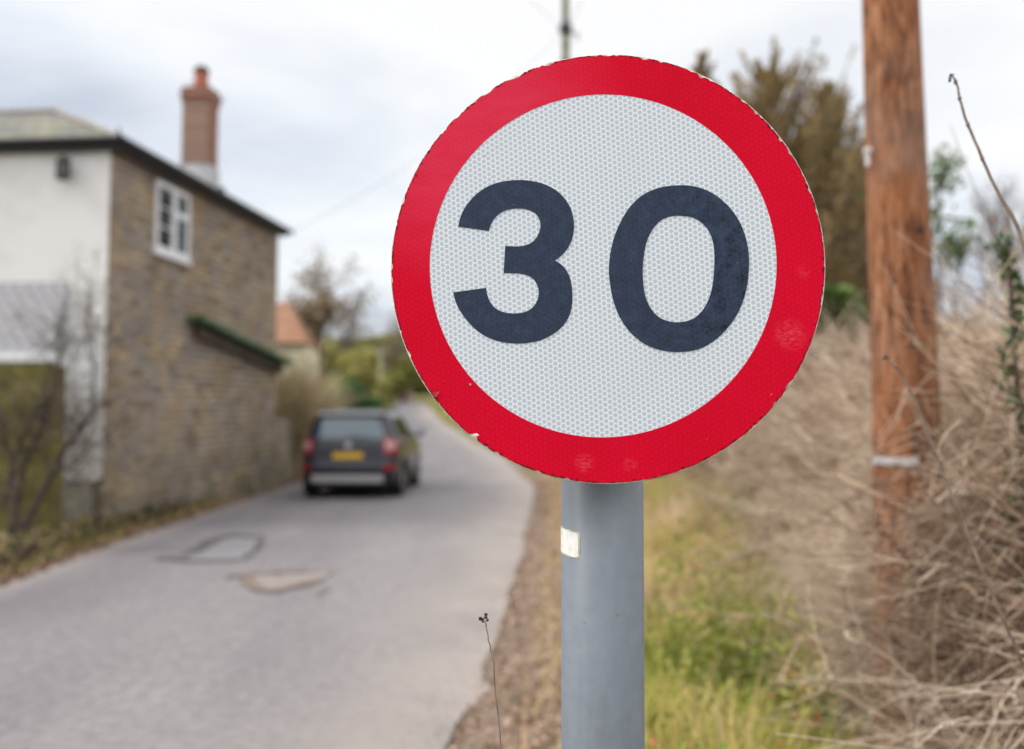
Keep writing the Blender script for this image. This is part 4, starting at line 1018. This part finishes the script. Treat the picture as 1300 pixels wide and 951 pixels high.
# ================================================================== low stone wall beyond the cottage
bm = bmesh.new()
lw = [(-4.80, 20.36), (-4.95, 24), (-5.35, 28.5), (-6.0, 34), (-7.0, 39)]
for (x0, y0), (x1, y1) in zip(lw, lw[1:]):
    d = Vector((x1 - x0, y1 - y0, 0)); L = d.length; a = math.atan2(d.y, d.x); nseg = int(L / .35)
    for i in range(nseg):
        p = Vector((x0, y0, 0)) + d * (i / nseg); M = Matrix.Translation((p.x, p.y, float(zroad(p.y)))) @ Matrix.Rotation(a, 4, 'Z')
        box(bm, 0, L / nseg - .004, 0, .4 + random.random() * .03, -.3, 1.36 + random.random() * .06, M)
tag(bmo('low_stone_wall', bm, STONE), 'low stone garden wall running on from the cottage corner behind the car', 'wall')

# ================================================================== orange roofed house
h2 = at(352, 520, 40); h2o = tag(empty('tiled_cottage', (h2.x, 40, .3), R(4)), 'cream walled house with an orange tiled roof further down the lane', 'house')
cream = noisy('cream_painted_wall', (.72, .68, .53), (.80, .76, .60), 3, .85)
orange = noisy('orange_clay_tiles', (.22, .11, .065), (.34, .19, .12), 5, .85, .02)
BOX('wall', -8, 1.05, 0, 4.6, -1, 3.95, cream, h2o)
bm = bmesh.new(); prism(bm, [Vector((-8.4, -.2, 3.9)), Vector((-8.4, 2.3, 5.8)), Vector((-8.4, 4.8, 3.9))], (8.45, 0, 0))
for v in bm.verts:
    if v.co.x > 0 and v.co.z < 4: v.co.x = 1.15
r2 = bmo('roof', bm, orange, h2o)
BOX('chimney', -3.9, -3.3, 2.0, 2.6, 5.5, 6.6, BRICK, r2)
BOX('gutter', -8.4, 1.2, -.3, -.2, 3.84, 3.93, BLK, h2o)
wn_ = empty('window'); wn_.parent = h2o
BOX('window_frame', -3.2, -1.9, -.05, -.002, 1.9, 3.1, WPVC, wn_); BOX('pane', -3.1, -2.0, -.07, -.052, 2.0, 3.0, GLASS, wn_)
# low brown log pile / wall and pale pole down the lane
p = at(504, 503, 62); lg = tag(empty('brick_wall', (p.x, 62, float(terrain(p.x, 62))), R(-8)), 'short low pinkish brick wall on the grass far down the lane', 'wall')
BOX('brickwork', -1.0, 1.0, -.15, .15, -.3, .85, noisy('pinkish_brick', (.36, .24, .19), (.46, .33, .27), 6, .9), lg)
BOX('coping', -1.15, 1.15, -.19, .19, .851, .92, noisy('pale_coping', (.42, .38, .34), (.5, .46, .42), 6, .9), lg)

# ================================================================== telegraph poles and wires
t = MT('weathered_orange_brown_pole')
st = t.noise(6, 7, .62, vec=t.vec((5, 5, .9)), dist=.8); fi = t.noise(10, 6, .72, vec=t.vec((5, 5, .9))); bg = t.noise(1.4, 4)
c = t.ramp(st, [(.36, (.035, .018, .013)), (.44, (.14, .055, .028)), (.52, (.30, .125, .06)), (.64, (.43, .235, .135))])
c = t.mix(t.step(fi, .46, .36, 0, .85), c, (.045, .024, .02))
ck = t.noise(9, 5, .6, vec=t.vec((9, 9, .22))); c = t.mix(t.step(ck, .385, .335, 0, .9), c, (.03, .018, .015)); c = t.mix(t.step(bg, .42, .66, 0, .5), c, (.36, .14, .055)); c = t.mix(t.step(t.noise(2.1, 4, vec=t.vec(loc=(4, 4, 4))), .5, .7, 0, .5), c, (.27, .20, .16))
t.set(color=c, rough=.8, spec=.25).bump(t.mix(.5, st, fi), .014); POLE = t.m
pp = at(1150, 470, 4.4); PXX = pp.x
tp = tag(empty('telegraph_pole', (PXX, 4.4, float(terrain(PXX, 4.4)))), 'thick orange brown wooden telegraph pole rising from the dry hedge at right', 'telegraph pole')
k = 40; zs_ = np.linspace(-.4, 8, k); rr_ = .158 - .0105 * zs_
sg = 40; th = np.arange(sg) / sg * 2 * np.pi
V = []
for z, r in zip(zs_, rr_):
    rad_ = r * (1 + .012 * np.sin(3 * th + z * .7) + .01 * np.sin(7 * th + 2 * math.sin(z * 1.1)) + .006 * np.sin(13 * th))
    V.append(np.stack([rad_ * np.cos(th) + .006 * math.sin(z * 1.3), rad_ * np.sin(th), np.full(sg, z)], -1))
V = np.array(V).reshape(-1, 3); ix = np.arange(k * sg).reshape(k, sg)
F = np.stack([ix[:-1], np.roll(ix[:-1], -1, 1), np.roll(ix[1:], -1, 1), ix[1:]], -1).reshape(-1, 4)
pl = link('shaft', fast_mesh('shaft', V, F), POLE, tp, True); pl.rotation_euler = (0, R(-.35), 0)
bm = bmesh.new(); cyl(bm, .085, .06, 7.97, 8.03, 24); bmo('pole_cap', bm, galv, tp)
paleb = noisy('pale_metal_band', (.55, .54, .55), (.72, .71, .72), 20, .5)
zb = at(1125, 586, 4.26).z - tp.location.z
bm = bmesh.new(); seg = 20; a0, a1 = R(172), R(264); rr0 = .158 - .0105 * zb + .010
va = [bm.verts.new((rr0 * math.cos(a0 + (a1 - a0) * i / seg), rr0 * math.sin(a0 + (a1 - a0) * i / seg), zb - .017)) for i in range(seg + 1)]
vb = [bm.verts.new((v.co.x, v.co.y, zb + .017)) for v in va]
for i in range(seg): bm.faces.new((va[i], va[i + 1], vb[i + 1], vb[i]))
bmesh.ops.solidify(bm, geom=bm.faces[:], thickness=.004)
bmo('metal_band', bm, paleb, tp, smooth=True)
zi_ = at(1104, 190, 4.35).z - tp.location.z
bm = bmesh.new(); cyl(bm, .016, .016, -.014, .014, 16, Matrix.Translation((-.155, -.03, zi_)) @ Matrix.Rotation(R(90), 4, 'Y')); cyl(bm, .012, .012, -.05, .03, 12, Matrix.Translation((-.155, -.03, zi_ - .02)))
bmo('cable_clip', bm, paleb, tp)
zn = at(1118, 357, 4.3).z - tp.location.z
for dx_, dz_ in ((-.085, 0), (-.02, -.28), (.03, .22)):
    bm = bmesh.new(); y_ = -math.sqrt(.135 ** 2 - dx_ ** 2); cyl(bm, .011, .008, 0, .018, 10, Matrix.Translation((dx_, y_ + .004, zn + dz_)) @ Matrix.Rotation(R(90), 4, 'X')); bmo('nail', bm, BLK, tp)

p2 = at(718, 36, 25); z0 = float(terrain(p2.x, 25))
t = MT('green_stained_pole'); f = t.noise(4, 5, vec=t.vec((2, 2, .5))); t.set(color=t.ramp(f, [(.35, (.08, .085, .045)), (.5, (.14, .145, .06)), (.65, (.21, .19, .12))]), rough=.9)
tp2 = tag(empty('telegraph_pole', (p2.x, 25, z0)), 'slender green stained telegraph pole whose top shows above the sign', 'telegraph pole')
tube_obj('shaft', [(0, 0, -.4), (0, 0, 6), (0, 0, 12.8)], [.15, .12, .085], t.m, tp2, 14)
zz_ = p2.z - z0
bm = bmesh.new(); cyl(bm, .17, .17, -.22, -.06, 16, Matrix.Translation((0, 0, zz_ + .12))); cyl(bm, .13, .09, -.05, .12, 12, Matrix.Translation((.0, 0, zz_ + .1)))
bmo('junction_box', bm, noisy('dark_box_plastic', (.03, .035, .04), (.07, .075, .08), 6, .6), tp2)
bm = bmesh.new(); box(bm, -.02, .34, -.03, .03, zz_ - .18, zz_ - .12, Matrix.Rotation(R(0), 4, 'Y')); box(bm, .28, .34, -.05, .05, zz_ - .30, zz_ - .17)
bmo('bracket', bm, galv, tp2)
tube_obj('step_bolt', [(-.13, 0, zz_ - .42), (.17, 0, zz_ - .42)], .02, galv, tp2)
tube_obj('step_bolt', [(-.17, 0, zz_ - .85), (.14, 0, zz_ - .85)], .02, galv, tp2)
p3 = at(483, 448, 54); z3 = float(terrain(p3.x, 54))
tp3 = tag(empty('pale_pole', (p3.x, 54, z3)), 'short pale pole standing by the yellow green tree down the lane', 'pole')
tube_obj('shaft', [(0, 0, -.3), (0, 0, p3.z - z3)], [.11, .08], noisy('pale_wood_pole', (.42, .42, .27), (.5, .5, .36), 5, .9), tp3, 10)
bm = bmesh.new(); cyl(bm, .12, .06, 0, .1, 12, Matrix.Translation((0, 0, p3.z - z3))); bmo('pole_cap', bm, galv, tp3)
WIRE = noisy('black_cable', (.05, .05, .055), (.09, .09, .1), 5, .6)
def wire(a, b, sag, r, label):
    a, b = Vector(a), Vector(b); pts = []
    for i in range(25):
        u = i / 24; p = a.lerp(b, u); p.z -= sag * 4 * u * (1 - u); pts.append(p)
    tag(tube_obj('overhead_wire', pts, r, WIRE, sides=6), label, 'cable', 'overhead wires')
top2 = Vector((p2.x, 25, p2.z))
wire(top2 + Vector((-.1, 0, .0)), (-6.5, 8, 12.5), .3, .005, 'overhead wire leaving the far pole top towards the upper left')
hc = house.matrix_basis @ Vector((LL + .1, -.1, EZ - .1))
wire(top2 + Vector((-.1, 0, -.1)), hc, .5, .0045, 'faint overhead wire sagging from the far pole down to the cottage eaves')
wire((PXX, 4.4, 8.2), top2 + Vector((.1, -.1, 0)), .4, .007, 'overhead wire linking the two telegraph poles above the picture')

# ================================================================== foreground dried stems
STM = noisy('dry_stem', (.16, .12, .10), (.30, .23, .19), 30, .7); STD = noisy('dark_seed_head', (.03, .025, .025), (.08, .06, .055), 60, .8)
def stem(pts, r0, r1, nodes, head, label, branches=()):
    P0 = [at(a, b, Y) for a, b, Y in pts]; base = P0[0]; o = tag(empty('dried_stem', base), label, 'stem')
    k = 4 * len(P0); out_ = catmull([tuple(p - base) for p in P0], 5) + [np.array(P0[-1] - base)]
    n = len(out_); out_ = [q + np.array([random.gauss(0, .0006) for _ in range(3)]) for q in out_]
    tube_obj('stalk', out_, np.linspace(r0, r1, n), STM, o, 7)
    bm = bmesh.new()
    for u in nodes:
        bn = bmesh.new(); q = out_[int(u * (n - 1))]; bmesh.ops.create_icosphere(bn, subdivisions=2, radius=(r0 + r1) * .62, matrix=Matrix.Translation(q) @ Matrix.Diagonal((1, 1, 1.5, 1))); bmo('stem_node', bn, STM, o, smooth=True)
    for _ in range(head):
        q = Vector(out_[-1]) + Vector((random.gauss(0, .0035), random.gauss(0, .0035), random.gauss(0, .003)))
        bmesh.ops.create_icosphere(bm, subdivisions=1, radius=random.uniform(.0018, .0034), matrix=Matrix.Translation(q) @ Matrix.Rotation(random.random() * 3, 4, 'X') @ Matrix.Diagonal((1, .7, 1.5, 1)))
    bmo('seed_head', bm, STD, o)
    for i, (u, d) in enumerate(branches):
        q = Vector(out_[int(u * (n - 1))]); tube_obj('side_twig', [q, q + Vector(d) * .6, q + Vector(d)], [r1, r1 * .8, r1 * .5], STM, o, 5)
g1 = float(terrain(1.35, 2.2))
stem([(1420, 900, 1.95), (1370, 560, 1.85), (1300, 312, 1.8), (1270, 250, 1.8), (1242, 190, 1.8), (1222, 140, 1.8), (1215, 108, 1.8), (1210, 98, 1.8)], .0042, .0016, (.42, .55, .66, .78, .9), 5, 'tall arching dried stem with curled tip against the sky at right', ((.42, (-.012, 0, .02)),))
stem([(1400, 1250, 2.3), (1330, 930, 2.2), (1275, 790, 2.1), (1225, 670, 2.1), (1190, 580, 2.1), (1160, 505, 2.1), (1140, 470, 2.1), (1124, 455, 2.1)], .0045, .0016, (.5, .62, .75, .9), 4, 'dark dried stem with a bud crossing in front of the brown pole', ((.62, (-.05, 0, .03)), (.5, (.04, 0, .06))))
stem([(655, 1700, 1.5), (640, 1050, 1.5), (628, 861, 1.5), (623, 825, 1.5), (618, 800, 1.5), (615, 787, 1.5)], .0014, .0007, (.9, .97), 5, 'thin dried stem with tiny dark seed head standing left of the post')

# ivy clad sapling at the right edge
p = at(1287, 420, 3.4); o = tag(empty('ivy_sapling', (p.x, 3.4, float(terrain(p.x, 3.4)))), 'thin dark sapling with green ivy leaves at the right picture edge', 'sapling')
zt = at(1285, 300, 3.4).z - o.location.z
tube_obj('trunk', [(0, 0, -.1), (.02, 0, zt * .5), (-.01, 0, zt)], [.018, .013, .006], DB, o, 7)
n = 420; u = rng.beta(4, 1.1, n); c = np.stack([rng.normal(0, .016, n) + .03 * np.sin(u * 30), rng.normal(0, .016, n), u * zt], -1); V, F, A = cards(c, rng.uniform(.014, .03, n), rng.uniform(.0, .8, n), 1.1); link('ivy_leaves', fast_mesh('ivy_leaves', V, F, {'tone': A}), GREEN, o)

# ================================================================== the car
car = tag(empty('parked_car', (-2.93, 17.8, .012), R(-1.3)), 'dark grey hatchback seen from behind driving away along the lane', 'car')
car.name = 'hatchback_car'; car.scale = (1.035, 1.0, 1.02)
t = MT('dark_grey_car_paint'); f = t.noise(300, 2); t.set(color=t.ramp(f, [(.3, (.010, .012, .022)), (.7, (.017, .020, .034))]), rough=.4, metal=.3, coat=.5, coatr=.06); PAINT = t.m
CPL = noisy('black_trim_plastic', (.012, .012, .013), (.03, .03, .032), 40, .6)
SIL = noisy('silver_bumper_trim', (.60, .61, .63), (.70, .71, .72), 20, .35, metal=.3)
TYRE = noisy('tyre_rubber', (.012, .012, .012), (.03, .03, .03), 30, .85)
ALLOY = noisy('alloy_wheel', (.32, .33, .35), (.45, .46, .48), 20, .35, metal=.7)
t = MT('car_glass'); t.set(color=(.04, .085, .125), rough=.03, spec=.7, coat=.5); CGL = t.m  # blue base colour stands in for daylight seen through the cabin
t = MT('dark_side_glass'); t.set(color=(.008, .011, .014), rough=.08, spec=.3); SGL = t.m
t = MT('red_lamp_lens'); t.set(color=(.20, .008, .014), rough=.12, coat=.8); LENS = t.m
t = MT('pale_pink_lens'); t.set(color=(.55, .25, .27), rough=.15, coat=.8); LENS2 = t.m
SL = [(.24, .14, 3.86, .76), (.30, .05, 3.98, .83), (.45, .00, 4.05, .865), (.60, .00, 4.06, .868), (.66, .05, 4.04, .868), (.80, .07, 3.98, .872), (.92, .09, 3.84, .86), (.99, .11, 3.55, .845), (1.03, .135, 3.10, .83), (1.25, .255, 2.68, .745), (1.42, .355, 2.32, .672), (1.49, .41, 2.10, .625), (1.525, .50, 1.95, .55)]
SLz = [s[0] for s in SL]; NE = 9
def sect(z): return [np.interp(z, SLz, [s[i] for s in SL]) for i in (1, 2, 3)]
def rear_y(x, z):
    yr, yf, w = sect(z); a = (yf - yr) / 2; q = min(abs(x) / w, .9999); return (yr + yf) / 2 - a * (1 - q ** NE) ** (1 / NE)
def side_x(y, z):
    yr, yf, w = sect(z); a = (yf - yr) / 2; q = min(abs(y - (yr + yf) / 2) / a, .9999); return w * (1 - q ** NE) ** (1 / NE)
bm = bmesh.new(); seg = 72; rings = []
zl = sorted(set(SLz + [.37, .52, .72, 1.1, 1.18, 1.33]))
for z in zl:
    yr, yf, w = sect(z); yc, a = (yr + yf) / 2, (yf - yr) / 2; ring = []
    for i in range(seg):
        th = 2 * math.pi * i / seg; c, s = math.cos(th), math.sin(th)
        ring.append(bm.verts.new((w * math.copysign(abs(c) ** (2 / NE), c), yc + a * math.copysign(abs(s) ** (2 / NE), s), z)))
    rings.append(ring)
for a, b in zip(rings, rings[1:]):
    for i in range(seg): bm.faces.new((a[i], a[(i + 1) % seg], b[(i + 1) % seg], b[i]))
top = []
yr, yf, w = sect(1.525)
for i in range(seg):
    v = rings[-1][i].co; top.append(bm.verts.new((v.x * .6, (v.y - 1.25) * .75 + 1.25, 1.552)))
for i in range(seg): bm.faces.new((rings[-1][i], rings[-1][(i + 1) % seg], top[(i + 1) % seg], top[i]))
bm.faces.new(top); bm.faces.new(rings[0][::-1])
bmesh.ops.recalc_face_normals(bm, faces=bm.faces)
me = bpy.data.meshes.new('body'); bm.to_mesh(me); bm.free()
body = bpy.data.objects.new('body', me); COL.objects.link(body)
WH = [(-.76, .78), (.76, .78), (-.76, 3.30), (.76, 3.30)]
bm = bmesh.new()
for y in (.78, 3.30): cyl(bm, .375, .375, -1.2, 1.2, 40, Matrix.Translation((0, y, .33)) @ Matrix.Rotation(R(90), 4, 'Y'))
cm_ = bpy.data.meshes.new('cut'); bm.to_mesh(cm_); bm.free(); cut = bpy.data.objects.new('cut', cm_); COL.objects.link(cut)
bo = body.modifiers.new('b', 'BOOLEAN'); bo.object = cut; bo.operation = 'DIFFERENCE'; bo.solver = 'EXACT'
bpy.context.view_layer.update(); dg = bpy.context.evaluated_depsgraph_get()
me2 = bpy.data.meshes.new_from_object(body.evaluated_get(dg)); bpy.data.objects.remove(body); bpy.data.objects.remove(cut)
me2.name = 'body'; me2.materials.clear()
body = link('body', me2, PAINT, car)
for p in me2.polygons: p.use_smooth = p.area < 1.0
def gridpanel(name, fn, us, vs_, mat, parent=car, th=.006):
    bm = bmesh.new(); G_ = [[bm.verts.new(fn(u, v)) for u in us] for v in vs_]
    for j in range(len(vs_) - 1):
        for i in range(len(us) - 1): bm.faces.new((G_[j][i], G_[j][i + 1], G_[j + 1][i + 1], G_[j + 1][i]))
    return bmo(name, bm, mat, parent, smooth=True)
L_ = np.linspace
rear = lambda off: (lambda x, z: (x, rear_y(x, z) - off, z))
gw = gridpanel('rear_window', lambda u, v: (u * (.62 - .14 * (v - 1.06) / .36), rear_y(u * (.62 - .14 * (v - 1.06) / .36), v) - .008, v), L_(-1, 1, 15), L_(1.06, 1.42, 7), CGL)
gridpanel('wiper', lambda u, v: (u, rear_y(u, v + .05 * abs(u)) - .022, v), L_(-.02, .33, 6), (1.075, 1.09), CPL)
gridpanel('number_plate', rear(.016), L_(-.26, .26, 9), (.705, .815), noisy('yellow_number_plate', (.60, .36, .03), (.68, .42, .05), 10, .4))
gridpanel('tailgate_seam', rear(.004), L_(-.66, .66, 15), (.648, .664), CPL)
for s in (-1, 1):
    tl = gridpanel('tail_light', lambda u, v: (s * u, rear_y(u, v) - .012, v), L_(.60, .858, 10), L_(.77, 1.07, 7), LENS)
    gridpanel('lamp_reflector', lambda u, v: (s * u, rear_y(u, v) - .018, v), L_(.65, .81, 6), L_(.87, 1.0, 4), LENS2, tl)
    gridpanel('bumper_reflector', lambda u, v: (s * u, rear_y(u, v) - .01, v), L_(.62, .83, 6), L_(.50, .60, 4), noisy('dull_red_reflector', (.22, .01, .02), (.3, .015, .03), 20, .3))
    # side windows
    for y0, y1 in ((.62, 1.08), (1.14, 1.88), (1.95, 2.62)):
        gridpanel('side_window', lambda u, v: (s * (side_x(min(u, sect(v)[1] - .12), v) + .004), min(u, sect(v)[1] - .12) if u < 2.6 else sect(v)[1] - .13, v), L_(y0 + .0, y1, 6), L_(1.065, 1.40, 6), SGL)
    # sill cladding, rail, mirror
    BOX('side_skirt', *( (.845, .885) if s > 0 else (-.885, -.845)), 1.16, 2.92, .24, .40, CPL, car, bevel=.01)
    rl = tube_obj('roof_rail', [(s * .60, .62, 1.53), (s * .60, .72, 1.56), (s * .60, 1.9, 1.56), (s * .60, 2.0, 1.52)], .014, CPL, car, 6)
    bm = bmesh.new(); box(bm, .93, 1.06, 2.50, 2.62, 1.03, 1.17) if s > 0 else box(bm, -1.06, -.93, 2.50, 2.62, 1.03, 1.17); box(bm, s * .80 if s > 0 else -.94, .94 if s > 0 else -.80, 2.53, 2.58, 1.04, 1.08)
    mir = bmo('wing_mirror', bm, PAINT, car, bevel=.012)
    BOX('mirror_glass', *( (.94, 1.05) if s > 0 else (-1.05, -.94)), 2.494, 2.499, 1.04, 1.16, noisy('mirror_glass', (.5, .58, .66), (.55, .63, .70), 2, .08, metal=.9), mir)
    gridpanel('door_handle', lambda u, v: (s * (side_x(u, v) + .018), u, v), L_(1.22, 1.40, 4), (.93, .965), PAINT)
    for y in (1.11, 1.93): gridpanel('door_seam', lambda u, v: (s * (side_x(u, v) + .002), u, v), (y, y + .012), L_(.42, 1.04, 8), CPL)
gridpanel('lower_bumper_trim', rear(.014), L_(-.62, .62, 15), L_(.29, .43, 5), SIL)
gridpanel('bumper_insert', rear(.008), L_(-.80, .80, 17), L_(.25, .47, 5), CPL)
gridpanel('windscreen', lambda u, v: (u, sect(v)[1] - (sect(v)[1] - sect(v)[0]) / 2 * (1 - (1 - min(abs(u) / sect(v)[2], .99) ** NE) ** (1 / NE)) + .006, v), L_(-.62, .62, 13), L_(1.06, 1.40, 6), CGL)
bm = bmesh.new(); prism(bm, [Vector((-.60, .30, 1.475)), Vector((-.60, .62, 1.53)), Vector((-.60, .62, 1.50)), Vector((-.60, .33, 1.45))], (1.2, 0, 0)); bmo('roof_spoiler', bm, PAINT, car, bevel=.008)
bm = bmesh.new(); M = Matrix.Translation((0, rear_y(0, .94) - .014, .94)) @ Matrix.Rotation(R(90), 4, 'X'); cyl(bm, .062, .058, -.004, .008, 24, M)
bmo('badge', bm, noisy('chrome_badge', (.6, .6, .62), (.7, .7, .72), 5, .25, metal=.7), car)
tube_obj('exhaust_pipe', [(-.42, .10, .255), (-.42, .6, .26)], .028, galv, car, 12)
BOX('underbody', -.66, .66, .28, 3.6, .19, .235, CPL, car)
wheel0 = None
def mkwheel():
    w = empty('wheel'); w.parent = car
    bm = bmesh.new(); prof = [(.20, -.10), (.30, -.105), (.322, -.085), (.328, -.05), (.328, .05), (.322, .085), (.30, .105), (.20, .10)]
    seg = 48; rg_ = [[bm.verts.new((y, r * math.cos(2 * math.pi * i / seg), r * math.sin(2 * math.pi * i / seg))) for i in range(seg)] for r, y in prof]
    for j in range(len(prof)):
        a, b = rg_[j], rg_[(j + 1) % len(prof)]
        for i in range(seg): bm.faces.new((a[i], a[(i + 1) % seg], b[(i + 1) % seg], b[i]))
    bmo('tyre', bm, TYRE, w, smooth=True)
    bm = bmesh.new(); cyl(bm, .20, .20, -.085, .06, 32, Matrix.Rotation(R(90), 4, 'Y'))
    for i in range(6): box(bm, .06, .098, -.022, .022, .03, .20, Matrix.Rotation(i * math.pi / 3, 4, 'X'))
    cyl(bm, .05, .05, .06, .10, 20, Matrix.Rotation(R(90), 4, 'Y'))
    bmo('rim', bm, ALLOY, w); return w
for i, (x, y) in enumerate(WH):
    w = mkwheel(); w.location = (x, y, .328)
    if x < 0: w.rotation_euler = (0, 0, math.pi)
